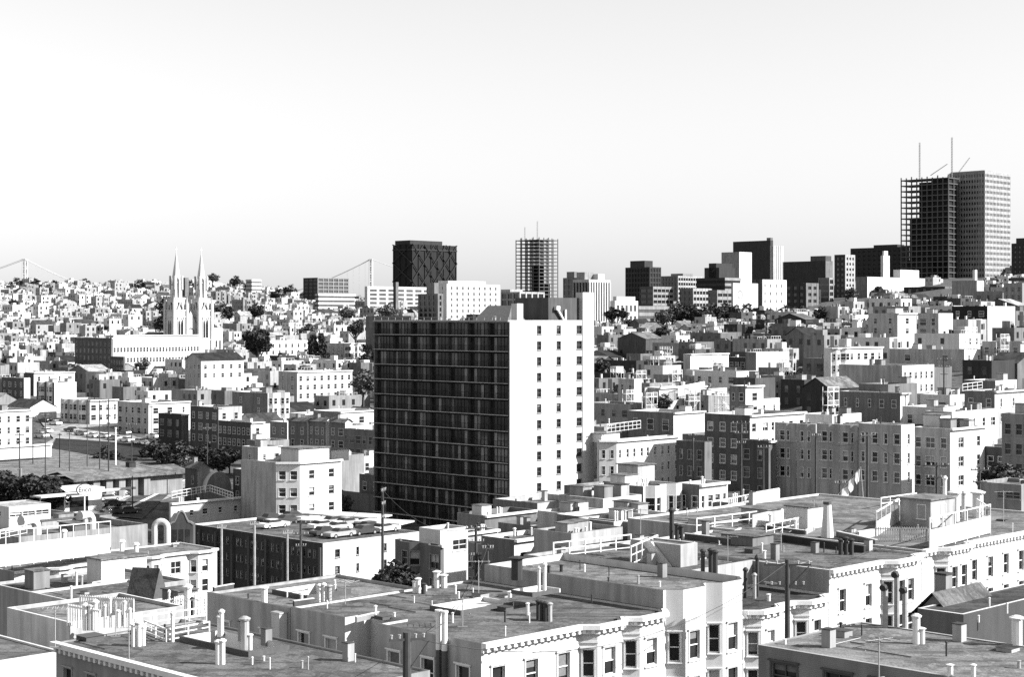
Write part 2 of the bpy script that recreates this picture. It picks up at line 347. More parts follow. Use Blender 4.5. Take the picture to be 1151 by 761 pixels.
        if w>=d: # ridge along x
            ym=d/2
            g_.face([(-e,-e,H-.1),(w+e,-e,H-.1),(w+e,ym,H+g),(-e,ym,H+g)]); g_.face([(-e,d+e,H-.1),(-e,ym,H+g),(w+e,ym,H+g),(w+e,d+e,H-.1)])
            for x in (0,w): wall.face([(x,0,H),(x,d,H),(x,ym,H+g-.12)])
        else:
            xm=w/2
            g_.face([(-e,-e,H-.1),(-e,d+e,H-.1),(xm,d+e,H+g),(xm,-e,H+g)]); g_.face([(w+e,-e,H-.1),(xm,-e,H+g),(xm,d+e,H+g),(w+e,d+e,H-.1)])
            for y in (0,d): wall.face([(0,y,H),(w,y,H),(xm,y,H+g-.12)])
        g_.build('roof',R,P); zr=H
    mats=[W,rim or ('w0' if W in('w0','w1','boardw','w2') else W)]
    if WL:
        # left face in tone WL: own paint on some, elsewhere shade painted in
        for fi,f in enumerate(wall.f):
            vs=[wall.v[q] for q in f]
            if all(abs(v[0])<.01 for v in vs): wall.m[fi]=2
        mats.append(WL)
    wall.build('wall',mats,P)
    if cornice:
        c=MB(); path=poly[:nfront]+[(w,0)] if not cham else [(0,cham),(cham,0),(w,0)]
        c_=.45
        band(c,path,.0,c_,H-.28,H+.04); band(c,path,.0,.18,H-.62,H-.28) if brk else None
        if brk:
            band(c,path,.0,.06,H-1.25,H-1.1)
            for i in range(len(path)-1):
                a,b=path[i],path[i+1]; L_=sqrt((b[0]-a[0])**2+(b[1]-a[1])**2); u=((b[0]-a[0])/L_,(b[1]-a[1])/L_); nn=(u[1],-u[0]); k=max(1,int(L_/.62))
                for j in range(k):
                    s=(j+.5)*L_/k; x,y=a[0]+u[0]*s,a[1]+u[1]*s
                    pl=[(x-u[0]*.12+nn[0]*f,y-u[1]*.12+nn[1]*f) for f in (.0,.36)]+[(x+u[0]*.12+nn[0]*f,y+u[1]*.12+nn[1]*f) for f in (.36,.0)]
                    c.prism(pl,H-.56,H-.285,0)
        c.build('cornice','trim',P)
    for x,y,z,a,q in wins: put_win(P,x,y,z,a,q,wh,lod,style if not wtype else wtype)
    if pent:
        for (x,y,pw,pd,ph,pm) in pent: hut(P,x,y,zr,pw,pd,ph,pm,'r1')
    if clut and not gable: clutter(P,w,d,zr,clut,lod,rng)
    elif gable: hut(P,w*.35,d*.6,H,.8,.8,gable+.8,'brickr','r3','chimney')
    return P,zr
def bld(label,l,c,r,y,D,H=None,lod=None,vis=None,reg=True,**k):
    X,Y,Z=pt(c,y,D); d=-l if l<0 else la(l,X,Y); w=-r if r<0 else lb(r,X,Y)
    g=gz(*loc2w((X,Y),w/2,d/2)); g=min(g,gz(X,Y))
    if H is None: H=max(4.5,Z-g+1.0)
    if lod is None: lod=0 if D<170 else 1 if D<345 else 2
    a,b=toab(X,Y)
    if reg: RECTS.append((a,a+d,b,b+w))
    xl=c if l<0 else l; lx=loc2w((X,Y),0,d); rx=loc2w((X,Y),w,0); pl=CX+F*lx[0]/lx[1]; pr=CX+F*rx[0]/rx[1]
    hp=H/D*F; PROT.append((pl+1,y-3,pr-1,y+(vis if vis is not None else hp*(.55 if D<345 else .27)),D))
    P,zr=build_house(label,(X,Y,Z-H),w,d,H,lod=lod,**k)
    return dict(P=P,o=(X,Y,Z-H),w=w,d=d,H=H,zr=zr,z=Z-H+zr,D=D)
def onroof(b,px,py):
    """photo pixel on the roof plane of building b -> local xyz"""
    x,y,z=onz(px,py,b['z']); lx,ly=w2loc(b['o'],x,y); return lx,ly,b['zr']
def rp(b,px,py,hpx,r=.13,k='w'):
    x,y,z=onroof(b,px,py); wx=loc2w(b['o'],x,y); return pipe(b['P'],x,y,z,hpx*wx[1]/F,r,k)

def kerb(b,p0,p1,h,t=.2,mat='w2',name='parapet_wall'):
    A=onroof(b,*p0); B=onroof(b,*p1); L_=sqrt((B[0]-A[0])**2+(B[1]-A[1])**2); m=MB(); m.box(0,L_,-t/2,t/2,0,h); m.box(-.03,L_+.03,-t/2-.03,t/2+.03,h,h+.06,1); return m.build(name,[mat,'w0' if mat!='w5' else 'trimd'],b['P'],A,atan2(B[1]-A[1],B[0]-A[0]))
# ---------------------------------------------------------------- foreground row on the near street (one street line, offsets in metres from its near corner)
X1,Y1=-2.0,110.0
T=lambda px:lb(px,X1,Y1)
T0=T(745); T1=T(832); T2=T(838); T3=T(932); T4=T(1036)
dAt=lambda t:Y1+ST*t
def pxAt(t): return CX+F*(X1+CT*t)/(Y1+ST*t)
RG='bay-windowed row along the near street'
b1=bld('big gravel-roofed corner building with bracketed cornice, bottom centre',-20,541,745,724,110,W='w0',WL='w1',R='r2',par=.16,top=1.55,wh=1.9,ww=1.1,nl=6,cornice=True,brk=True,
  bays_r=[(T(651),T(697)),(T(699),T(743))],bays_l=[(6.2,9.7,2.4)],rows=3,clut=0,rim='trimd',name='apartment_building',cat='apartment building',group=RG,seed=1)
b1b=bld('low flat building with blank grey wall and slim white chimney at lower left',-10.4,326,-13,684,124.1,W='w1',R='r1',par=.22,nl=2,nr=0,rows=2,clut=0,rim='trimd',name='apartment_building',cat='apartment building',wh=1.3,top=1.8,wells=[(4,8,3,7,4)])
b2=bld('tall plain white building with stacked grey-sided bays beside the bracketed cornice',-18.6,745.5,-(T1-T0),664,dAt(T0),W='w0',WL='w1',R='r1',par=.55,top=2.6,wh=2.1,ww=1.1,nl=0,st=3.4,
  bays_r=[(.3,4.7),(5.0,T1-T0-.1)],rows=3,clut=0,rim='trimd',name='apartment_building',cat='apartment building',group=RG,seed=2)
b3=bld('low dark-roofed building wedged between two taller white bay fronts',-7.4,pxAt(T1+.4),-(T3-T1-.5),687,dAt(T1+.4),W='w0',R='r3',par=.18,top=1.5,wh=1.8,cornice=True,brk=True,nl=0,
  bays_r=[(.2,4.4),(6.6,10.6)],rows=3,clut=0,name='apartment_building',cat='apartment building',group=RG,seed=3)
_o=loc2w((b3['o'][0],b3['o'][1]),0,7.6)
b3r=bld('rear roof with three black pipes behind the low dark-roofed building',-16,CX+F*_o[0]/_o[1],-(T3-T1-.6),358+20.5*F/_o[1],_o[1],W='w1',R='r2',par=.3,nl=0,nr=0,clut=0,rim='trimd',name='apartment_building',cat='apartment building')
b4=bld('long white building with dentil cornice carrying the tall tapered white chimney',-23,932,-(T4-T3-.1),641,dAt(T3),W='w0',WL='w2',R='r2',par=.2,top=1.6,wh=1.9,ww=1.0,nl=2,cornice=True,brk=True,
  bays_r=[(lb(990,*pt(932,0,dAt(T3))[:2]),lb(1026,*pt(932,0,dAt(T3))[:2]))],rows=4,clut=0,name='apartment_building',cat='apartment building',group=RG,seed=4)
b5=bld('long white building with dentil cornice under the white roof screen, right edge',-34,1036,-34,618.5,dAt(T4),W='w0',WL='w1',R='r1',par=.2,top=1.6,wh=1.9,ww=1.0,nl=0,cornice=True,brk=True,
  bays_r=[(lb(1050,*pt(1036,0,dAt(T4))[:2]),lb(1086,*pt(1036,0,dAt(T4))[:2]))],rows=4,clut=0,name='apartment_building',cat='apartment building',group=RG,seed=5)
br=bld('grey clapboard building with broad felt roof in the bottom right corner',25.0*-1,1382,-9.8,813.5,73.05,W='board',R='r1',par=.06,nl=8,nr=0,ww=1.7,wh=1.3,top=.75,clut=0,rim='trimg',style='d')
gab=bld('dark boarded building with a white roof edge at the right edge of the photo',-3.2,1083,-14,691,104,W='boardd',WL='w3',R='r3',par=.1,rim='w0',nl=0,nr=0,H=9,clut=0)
gb2=bld('small shingled pitched roof behind the dark boarded building',-3.0,1074,-5.5,699,107,W='w2',R='r2',gable=1.7,nl=0,nr=0,H=9,clut=0,reg=False)
for px,py,h in ((1112,682,10),(1132,690,12),(1100,700,8)): rp(gab,px,py,h,.06,'w')
kerb(b4,(880,609),(972,622),.6,.25,'w5'); kerb(b4,(860,598),(906,604),.6,.2,'w4'); kerb(b4,(905,604),(915,599),.6,.2,'w1'); kerb(b3r,(770,606),(822,612),.5,.2,'w4'); kerb(b5,(1046,594),(1075,577),.5,.2,'w2')
kerb(b4,(941,606),(985,616),.7,.25,'w3'); kerb(b3r,(822,606),(832,600),.5,.2,'w1'); kerb(b1b,(240,668),(262,664),.5,.2,'w4'); kerb(b1,(330,683),(352,680),.45,.2,'w4'); kerb(b1,(400,700),(425,694),.35,.15,'w2')
hut(b4['P'],*onroof(b4,862,592)[:2],b4['zr'],2.4,3.2,1.6,'w1','r1','roof_hut'); hut(b3r['P'],*onroof(b3r,846,615)[:2],b3r['zr'],3.2,3.6,.9,'w3','r2','skylight_box'); hut(b4['P'],*onroof(b4,908,598)[:2],b4['zr'],2.6,2.6,2.3,'w0','r2','stair_penthouse')
hut(b4['P'],*onroof(b4,800,595)[:2],b4['zr'],5,3,.8,'w0','r1','roof_hut')
f0=bld('building with bracketed cornice in the bottom left corner',-25,318,-11.5,787,97.4,W='w2',R='r2',par=.12,nl=8,nr=0,ww=1.0,wh=1.9,top=1.5,rows=2,clut=0,rim='trimd',name='apartment_building',cat='apartment building',wells=[(6.5,9.5,12,19.5,3)])
# its cornice on the shaded front
c=MB(); band(c,[(0,25),(0,0)],0,.5,f0['H']-.3,f0['H']+.05); band(c,[(0,25),(0,0)],0,.2,f0['H']-.65,f0['H']-.3)
for i in range(40): c.box(-.42,-.21,.2+i*.62,.45+i*.62,f0['H']-.62,f0['H']-.305)
c.build('cornice','trim',f0['P'])
fl=bld('low white-walled building with plain grey roof in the far bottom left',-20,92,-10,752,104,W='w0',R='r1',par=.15,nl=0,nr=0,clut=0,reg=False,H=8) if 0 else None
# ---------------------------------------------------------------- rooftop pipes on the near roofs: (building, px, py of foot, height px, radius, kind)
for b,x,y,h,r,k in [(b1,605,697,22,.15,'b'),(b1,609,698,22,.15,'b'),(b1,613,699,22,.15,'b'),(b1,618,699,21,.17,'m'),(b1,593,692,14,.12,'w'),(b1,573,678,13,.16,'w'),
  (b1,466,667,14,.17,'w'),(b1,470,667,17,.2,'w'),(b1,476,668,12,.17,'b'),(b1,491,661,19,.25,'w'),(b1,499,661,15,.25,'w'),(b1,422,695,14,.1,'w'),(b1,512,668,10,.08,'w'),
  (b1b,297,680,20,.25,'w'),(b1b,359,680,23,.16,'w'),(b1b,364,680,24,.16,'w'),(b1b,370,680,22,.2,'m'),(b1b,339,676,8,.12,'w'),
  (b2,606,667,30,.13,'w'),(b2,612,667,34,.14,'w'),(b2,617,648,12,.12,'b'),(b2,581,652,26,.45,'b'),(b2,631,643,8,.14,'b'),
  (b3r,790,646,28,.17,'b'),(b3r,799,646,29,.2,'b'),(b3r,804,647,28,.2,'b'),(b3,838,672,33,.16,'b'),(b3,851,671,46,.15,'b'),(b3,848,673,28,.15,'m'),(b3,864,676,8,.15,'w'),
  (b4,755,608,36,.22,'b'),(b4,761,609,20,.2,'b'),(b4,766,609,18,.2,'b'),(b4,945,624,18,.2,'b'),(b4,951,624,20,.2,'b'),(b4,957,624,18,.2,'b'),(b4,894,600,16,.12,'w'),(b4,859,628,9,.15,'w'),
  (b4,866,598,20,.16,'w'),(b5,1062,566,30,.22,'w'),(b5,1073,586,34,.5,'w'),(b5,1099,582,30,.55,'w'),(b5,1083,585,32,.22,'m'),
  (br,1030,724,33,.2,'w'),(br,1036,724,18,.17,'w'),(br,1143,726,33,.28,'w'),(br,1068,761,14,.14,'w'),(br,1094,763,16,.12,'w'),
  (f0,150,727,26,.17,'w'),(f0,156,727,28,.17,'w'),(f0,161,726,22,.17,'w'),(f0,245,747,27,.18,'w'),(f0,250,747,28,.18,'w'),(f0,275,731,37,.28,'m'),(f0,281,731,18,.16,'w'),(f0,194,722,34,.12,'w'),(f0,246,716,24,.12,'w'),(f0,249,716,30,.17,'w')]:
    rp(b,x,y,h,r,k)
# tapered white chimney
x,y,z=onroof(b4,930,608); m=MB(); m.tube((0,0,0),(0,0,3.4),.62,12,0,.36); m.tube((0,0,3.4),(0,0,3.65),.4,10,1,.4); o=m.build('chimney',['w0','trimd'],b4['P'],(x,y,z))
hut(b4['P'],x-1.6,y-1.2,z,2.6,2.0,.3,'w0','r4','chimney_base')
for px,py,l,h in ((995,706,1,2.2),(1008,705,1,2.9),(1017,707,1,2.1)):
    x,y,z=onroof(br,px,py); m=MB(); m.tube((0,0,0),(0,0,h),.16,8); m.tube((0,0,h),(-.18,-.05,h+.18),.17,8,1); m.tube((-.18,-.05,h+.18),(-.45,-.1,h+.1),.17,8,1,.2); m.build('vent_pipe',['trimg','black'],br['P'],(x,y,z))
# two long flues up the shaded side wall, slim white chimney on the next one
for px in (496.5,503):
    X,Y=b1['o'][:2]; t=la(px,X,Y); m=MB(); m.tube((0,0,0),(0,0,5.6),.19,10,1); m.tube((0,0,5.6),(0,0,8.1),.2,10,0); m.tube((0,0,8.1),(0,0,8.25),.26,10,0); m.build('flue',['trim','trimd'],b1['P'],(-.28,t,b1['zr']-6.3))
X,Y=b1b['o'][:2]; hut(b1b['P'],-.75,.3,b1b['zr']-2.6,.7,.95,2.4,'w0','metal','chimney')
# light court kerb box
def curb(b,pts,h,inner='w0',name='light_well'):
    L=[onroof(b,*p) for p in pts]; xs=[p[0] for p in L]; ys=[p[1] for p in L]; x0,x1,y0,y1=min(xs),max(xs),min(ys),max(ys); z=b['zr']; m=MB()
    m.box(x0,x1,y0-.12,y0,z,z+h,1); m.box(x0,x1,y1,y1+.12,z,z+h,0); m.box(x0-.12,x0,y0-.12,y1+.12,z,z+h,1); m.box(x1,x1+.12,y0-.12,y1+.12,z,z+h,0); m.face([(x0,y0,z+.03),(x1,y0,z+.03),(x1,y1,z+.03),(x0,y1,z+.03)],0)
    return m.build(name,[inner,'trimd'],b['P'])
curb(b1,[(487,686),(518,692),(545,677)],.35)
curb(b2,[(578,668),(600,671),(606,663)],.3)
hut(b1['P'],*onroof(b1,430,698)[:2],b1['zr'],.9,.9,.25,'trimd','trimd','roof_hatch')
hut(f0['P'],*onroof(f0,97,722)[:2],f0['zr'],1.4,1.3,.3,'trimd','trimd','roof_hatch')
# upper block seen over the centre roof with its sloping white stair side
blk=bld('stucco stair block with a white diagonal side behind the tall plain white building',709,765,784,613,141,H=5,W='w1',R='r2',par=.15,nl=0,nr=0,clut=0,rim='w0',name='roof_block',cat='roof block',reg=False)
m=MB(); a,b=la(722,*blk['o'][:2]),la(752,*blk['o'][:2]); m.face([(-.06,a,5.02),(-.06,a-1.2,5.02),(-.06,b-1.0,2.6),(-.06,b,2.6)]); m.face([(-.3,a,5.02),(-.3,a-1.2,5.02),(-.3,b-1.0,2.6),(-.3,b,2.6)]); m.face([(-.06,a,5.02),(-.3,a,5.02),(-.3,b,2.6),(-.06,b,2.6)]); m.face([(-.06,a-1.2,5.02),(-.3,a-1.2,5.02),(-.3,b-1,2.6),(-.06,b-1,2.6)]); m.build('stair_stringer','w0',blk['P'])
# roof plant on the long building
hut(b4['P'],*onroof(b4,966,609)[:2],b4['zr'],3.0,.3,.9,'w0','w0','parapet_wall')
ph=MB(); x,y,z=onroof(b5,1046,594)
pent=hut(b5['P'],x,y,z,4.6,3.4,2.7,'w1','r1'); put_win(b5['P'],x,y+1.0,z+.9,-pi/2,.9,1.3,1,'w',0); put_win(b5['P'],x+2.4,y,z+.9,0,.8,1.3,1,'w',0)
# ---------------------------------------------------------------- fences and screens standing on roofs
def fence(label,b,p0,p1,h,style='rail',mat='trim',step=1.6,group=None,z=None,name='roof_fence'):
    if b: z0=b['z']; A=onz(*p0,z0); B=onz(*p1,z0)
    else: A,B=pt(p0[0],p0[1],p0[2]),pt(p1[0],p1[1],p1[2])
    L_=sqrt((B[0]-A[0])**2+(B[1]-A[1])**2); ang=atan2(B[1]-A[1],B[0]-A[0]); P=thing(name,label,'fence' if style!='screen' else 'screen',A,ang,group); dz=B[2]-A[2]
    n=max(2,int(L_/step)+1)
    for i in range(n):
        x=L_*i/(n-1); m=MB(); m.box(-.05,.05,-.05,.05,0,h); m.build('post',mat,P,(x,0,dz*i/(n-1)))
    Z=lambda x,k:k+dz*x/L_
    def bar(x0,x1,k0,k1,t=.03,mb=None,mi=0):
        mb.face([(x0,-t,Z(x0,k0)),(x1,-t,Z(x1,k0)),(x1,-t,Z(x1,k1)),(x0,-t,Z(x0,k1))],mi); mb.face([(x0,t,Z(x0,k0)),(x1,t,Z(x1,k0)),(x1,t,Z(x1,k1)),(x0,t,Z(x0,k1))],mi); mb.face([(x0,-t,Z(x0,k1)),(x1,-t,Z(x1,k1)),(x1,t,Z(x1,k1)),(x0,t,Z(x0,k1))],mi)
    m=MB()
    bar(0,L_,h-.1,h,.06,m)
    if style=='rail': bar(0,L_,h*.5,h*.5+.07,.03,m); bar(0,L_,.1,.16,.03,m)
    m.build('rail',mat,P)
    m=MB()
    if style=='picket':
        x=0
        while x<L_: m.box(x,x+.09,-.02,.02,Z(x,.05),Z(x,h+.1)); x+=.22
        m.build('picket_panel',mat,P)
    if style=='screen': bar(.06,L_-.06,.15,h*.62,.02,m); m.build('screen_panel','w0',P)
    if style=='panel': bar(.06,L_-.06,.1,h-.12,.02,m); m.build('panel',mat,P)
    return P
fence('white picket pen on the long roof under the grey penthouse',b4,(984,612),(1042,612),1.5,'picket','trimg')
fence('tall white windscreen with diagonal braces above the dentil cornice',b5,(1045,619),(1113,601),2.9,'screen',step=2.6,name='windscreen')
fence('white windscreen side at the left of the picket pen',b4,(985,606),(1010,589),2.6,'screen',step=2.4,name='windscreen')
fence('white windscreen running back to the white chimney stacks',b5,(1113,601),(1098,590),2.6,'rail',step=2.4,name='windscreen')
fence('white post-and-rail fence over the centre light court',b3r if 0 else b2,(622,627),(709,617),1.3,'rail',step=1.5)
fence('white fence return beside the diagonal stair side',b2,(709,636),(739,622),1.6,'rail',step=1.5)
fence('thin white pipe rail on the roof right of the black pipes',b4,(783,600),(861,590),1.5,'rail',step=2.4)
fence('white rail around the small deck with a ladder',b4,(861,606),(905,596),1.4,'rail',step=1.6)
fence('white lattice rail at the back of the small deck',b4,(846,596),(880,588),1.4,'picket','trim',step=1.6)
fence('low white rail along the bottom left light court',f0,(187,722),(235,713),.9,'rail',step=1.5)
fence('white deck rail at the upper left of the court',f0,(163,712),(187,722),.9,'rail',step=1.5)
# antennas
def antenna(label,b,px,py,hpx,n=5,mat='metal',flip=0):
    x,y,z=onz(px,py,b['z']); h=hpx*y/F; P=thing('tv_antenna',label,'antenna',(x,y,z),random.uniform(-.6,.6)+flip,'television aerials on the roofs')
    m=MB(); m.tube((0,0,0),(0,0,h),.035,6); m.box(-.35,.35,-.04,.04,0,.05); m.build('mast',mat,P)
    m=MB(); m.tube((-.9,0,h-.1),(.9,0,h-.1),.02,5)
    for i in range(n): l=.35+.1*i; m.tube((-.8+1.6*i/(n-1),-l,h-.1),(-.8+1.6*i/(n-1),l,h-.1),.018,4)
    m.build('aerial',mat,P); return P
for a in [('tall thin aerial standing before the kerbed light court',b1,520,705,33,5,'trimg'),('aerial behind the kerbed light court',b1,538,672,42,4,'metal'),('aerial on the clapboard building roof',br,988,763,46,4,'trimg'),
  ('aerial on the bottom left cornice roof',f0,145,742,38,5,'trimg'),('aerial beside the black pipes on the centre roof',b4,720,612,40,4,'trimg'),('aerial above the low dark roof',b3r,878,620,24,3,'metal'),('aerial left of the tapered white chimney',b4,915,600,38,4,'metal'),
  ('aerial over the far left court rail',f0,62,728,46,6,'metal'),('thin aerial right of the far court rail',f0,208,710,36,5,'trimg'),('aerial among the left deck pipes',f0,130,716,40,5,'metal'),('aerial on the roof with the two black vents',b3r,818,632,30,4,'trimg'),
  ('aerial on the blank-walled low roof',b1b,388,682,30,5,'trimg'),('aerial behind the white windscreen',b5,1128,590,38,5,'metal')]: antenna(*a)
# ---------------------------------------------------------------- left foreground
bl=bld('plain low building with bright white end wall at the bottom left edge',-20,-30,70,748,121,W='w0',R='r2',par=.15,nl=0,nr=0,clut=2,H=9,reg=False)
G='buildings'
flb=bld('long white bay-windowed building with cornice across the left side',-9,16,244,643,215,W='w0',WL='w2',R='r1',par=.2,wh=1.7,ww=1.0,st=2.75,top=1.0,cornice=True,lod=1,name='apartment_building',cat='apartment building',
  bays_r=[(5.0,8.2),(12,15.2),(19,22.2),(26.5,30.6)],nl=1,rows=3,clut=0,vis=40)
bld('grey stepped-roof building with a lit end wall below the long bayed building',18,46,62,664,192,W='w1',R='r2',nl=0,nr=1,rows=1,H=9,clut=2,pent=[(12,3,4,4,2.6,'w0')],vis=14)
lw=bld('low flat-roofed building with white stair hut in front of the long bayed building',-14,62,212,672,181,W='w1',R='r2',par=.3,nl=0,nr=2,rows=1,H=8,clut=0,vis=10,pent=[(7.5,3,3,3,3.2,'w0'),(2,8,2,2,2,'w2')])
wr=bld('white rear wing with two small dark windows in the left court',-13,112,226,683,160,W='w0',R='r2',par=.25,nl=0,nr=7,ww=.9,wh=.9,rows=2,H=8,clut=2,lod=1,vis=20)
# dark pointed skylight
x,y,z=onroof(wr,172,676); m=MB(); m.face([(0,0,0),(3.2,0,0),(1.4,0,3.0)]); m.face([(0,3,0),(1.4,3,3.0),(3.2,3,0)]); m.face([(0,0,0),(1.4,0,3.0),(1.4,3,3.0),(0,3,0)],1); m.face([(3.2,0,0),(3.2,3,0),(1.4,3,3),(1.4,0,3)],1); m.build('pointed_skylight',['trimd','r3'],wr['P'],(x,y,z),.5)
dk=bld('white pen-like deck house with round flue pipes at bottom left',-10,78,-11,700,136,W='w1',R='r1',par=.3,nl=0,nr=0,H=6,clut=0,vis=16)
for x,h in ((96,30),(102,30),(107,34)): rp(dk,x,709,h,.22,'w')
fence('boxy white deck rail with flues at bottom left',dk,(76,704),(112,711),1.7,'picket',step=1.4)
fence('white deck rail behind the boxy one',dk,(90,692),(150,696),1.6,'picket',step=1.5)
fence('white rail of the little court deck left of the blank wall',wr,(176,700),(232,688),1.8,'picket',step=1.6)
fence('sloping white stair rail left of the blank wall',dk,(152,712),(232,700),1.3,'rail',step=1.5)
fence('low white rail on the roof before the bayed building',lw,(104,668),(138,662),1.3,'rail',step=1.5)
du=bld('low industrial building with curved white air ducts on its roof',-34,21,166,604,268,W='w2',R='r2',par=1.0,nl=0,nr=0,clut=0,rim='w1',H=6,vis=5)
for px,py,s in ((34,606,3.8),(98,596,3.2),(92,592,2.0)):
    x,y,z=onroof(du,px,py); m=MB(); r=s*.2
    pr=None
    for i in range(9):
        a=pi*i/16; p=(cos(a)*s*.35,0,s*.45+sin(a)*s*.35)
        if pr: m.tube(pr,p,r,10)
        pr=p
    m.tube((s*.35,0,s*.45),(s*.35,0,0),r,10); m.tube((0,0,s*.8),(-s*.5,0,s*.8),r,10,0,r*1.25); m.build('air_duct','w0',du['P'],(x,y,z),.2)
for px,py,w_,d_,h_,k in ((47,596,9,2.0,1.4,'w1'),(112,588,2.4,2,1.4,'w2'),(66,586,3,2,1.2,'w2'),(84,604,2.6,5,2.0,'w3')): hut(du['P'],*onroof(du,px,py)[:2],du['zr'],w_,d_,h_,k,'r2','air_handler')
fence('long white windscreen of boards across the left roofs',None,(-10,640,206),(124,624,228),4.6,'screen',step=2.6,name='windscreen')
for px,py,D_,h in ((137,636,228,5.2),(153,634,230,4.6),(72,622,235,5.0)):
    x,y,z=pt(px,py,D_); m=MB(); m.tube((0,0,0),(0,0,h),.3,10); m.tube((0,0,h),(0,0,h+.3),.5,10,0,.3); tag(m.build('flue_stack','trim',None,(x,y,z-2)),'round white flue stack, %s'%({137:'middle of the three behind the windscreen',153:'rightmost of the three behind the windscreen',72:'leftmost of the three behind the windscreen'}[px]),'flue','white flue stacks')
x,y,z=pt(181,612,245); m=MB(); pr=None
for i in range(21):
    a=pi*i/20; p=(cos(a)*.9,0,6.4+sin(a)*.9)
    if pr: m.tube(pr,p,.48,14)
    pr=p
m.tube((.9,0,6.4),(.9,0,-3),.48,14); m.tube((-.9,0,6.4),(-.9,0,-3),.48,14); tag(m.build('bent_duct','w0',None,(x,y,z-4)),'big white bent duct beside the mission-style gable','duct')
# mission-style parapet
x,y,z=pt(204,573,246); P=thing('theatre_front','small dark building with curved mission-style parapet left of the rooftop car park','building',(x,y,z-7.0),.1); P.scale=(.36,.36,.5)
prof_=[(-4.6,0),(-4.6,9.6),(-3.6,10.2),(-2.6,10.4),(-1.9,11.4),(-1.3,12.6),(-.6,13.3),(0,13.5),(.6,13.3),(1.3,12.6),(1.9,11.4),(2.6,10.4),(3.6,10.2),(4.6,9.6),(4.6,0)]
def slab(pr_,t,mats,name,P,y=0):
    m=MB(); m.face([(a,y,b) for a,b in pr_]); m.face([(a,y+t,b) for a,b in pr_])
    for i in range(len(pr_)): a,b=pr_[i-1],pr_[i]; m.face([(a[0],y,a[1]),(b[0],y,b[1]),(b[0],y+t,b[1]),(a[0],y+t,a[1])])
    return m.build(name,mats,P)
slab(prof_,.6,['w4'],'parapet',P); slab([(a*1.06,b+.35) for a,b in prof_[1:-1]]+[(a,b-.15) for a,b in reversed(prof_[1:-1])],.9,['w2'],'coping',P,-.15)
m=MB(); m.box(-4.5,4.5,.6,12,0,9.2); m.build('wall','w4',P); m=MB()
for i in range(3): m.box(-3.6+i*2.6,-1.8+i*2.6,-.1,.05,4.2,8.2)
m.build('arched_openings','glass',P)

for x,h,r in ((118,26,.12),(124,34,.1),(140,30,.13),(146,22,.12),(133,20,.2)): rp(dk,x,706,h,r,'w')
rp(wr,211,694,36,.35,'w'); rp(wr,216,696,24,.16,'b'); rp(wr,205,694,20,.18,'b'); rp(wr,190,690,26,.12,'w'); rp(lw,86,664,22,.14,'w'); rp(lw,92,663,16,.14,'m')
hut(wr['P'],*onroof(wr,200,690)[:2],wr['zr'],2.2,2.6,2.0,'w3','r2','stair_penthouse')
fence('lattice deck rail beside the round flue in the left court',wr,(196,697),(226,690),2.0,'picket','trim',step=1.2)
fence('white rail along the lower edge of the pointed skylight roof',lw,(120,672),(160,664),1.2,'picket','trim',step=1.4)
bld('small lean-to shed with pale roof by the left court',-4,232,-6,702,141,W='w0',R='r0',par=.1,nl=1,nr=1,H=5,rows=1,clut=0,reg=False)

rng=random.Random(41)
for b,n in ((b1,16),(b1b,7),(b2,7),(b3r,7),(b4,16),(b5,18),(br,9),(f0,13),(flb,12),(lw,4),(wr,3)):
    zx,dx=b['w'],b['d']
    for i in range(n):
        x,y=rng.uniform(.7,zx-.7),rng.uniform(.7,dx-.7)
        if b is br: y=rng.uniform(8,dx-.7)
        t=rng.random()
        if t<.72: pipe(b['P'],x,y,b['zr'],rng.uniform(.25,.9),rng.uniform(.04,.09),rng.choice('wwbm'))
        elif t<.86: hut(b['P'],x,y,b['zr'],rng.uniform(.5,1.0),rng.uniform(.5,1.0),rng.uniform(.15,.4),rng.choice(('trimd','trimg','w1')),'r3','roof_hatch')
        else: hut(b['P'],x,y,b['zr'],.55,.55,rng.uniform(.9,1.5),rng.choice(('brickr','w1')),'r3','chimney')
    for i in range(max(2,n//5)):
        m=MB(); x,y=rng.uniform(.7,zx*.5),rng.uniform(.7,dx-.7); q=(x,y)
        for k in range(3):
            e=(min(zx-.5,q[0]+rng.uniform(0,3)),q[1]) if k%2 else (q[0],min(dx-.5,q[1]+rng.uniform(1,5))); m.tube((*q,b['zr']+.05),(*e,b['zr']+.05),.03,4); q=e
        if m.v: m.build('conduit',rng.choice(('trimd','trimg')),b['P'])
# ---------------------------------------------------------------- balcony tower
tw=pt(573,360,290); TX,TY,TZ=tw; TLa=la(420,TX,TY); TLb=lb(655,TX,TY); TH_=40.5
a_,b_=toab(TX,TY); RECTS.append((a_,a_+TLa,b_,b_+TLb+4)); PROT.append((418,330,670,575,290))
P=thing('apartment_tower','twelve-storey apartment tower with dark glazed balconies and blazing white end wall, centre','apartment tower',(TX,TY,TZ-TH_),TH)
H=TH_; fl=2.75; NF=13
m=MB(); winr=[]
W1=lb(606,TX,TY); W2=lb(628,TX,TY); W3=lb(651,TX,TY)
hs=[]
for k in range(NF):
    z=H-2.35-k*fl
    if z<1: break
    for xx,ww in ((W1,1.0),(W2,1.0),(W3,1.3)): hs.append((xx-ww/2,xx+ww/2,z-.1,z+1.35)); winr.append((xx,z-.1,ww))
holewall(m,(0,0),(1,0),(0,-1),TLb,0,H,hs,.3)
m.face([(TLb,0,0),(TLb,TLa,0),(TLb,TLa,H),(TLb,0,H)]); m.face([(TLb,TLa,0),(0,TLa,0),(0,TLa,H),(TLb,TLa,H)]); m.face([(1.5,0,0),(1.5,TLa,0),(1.5,TLa,H),(1.5,0,H)],1)
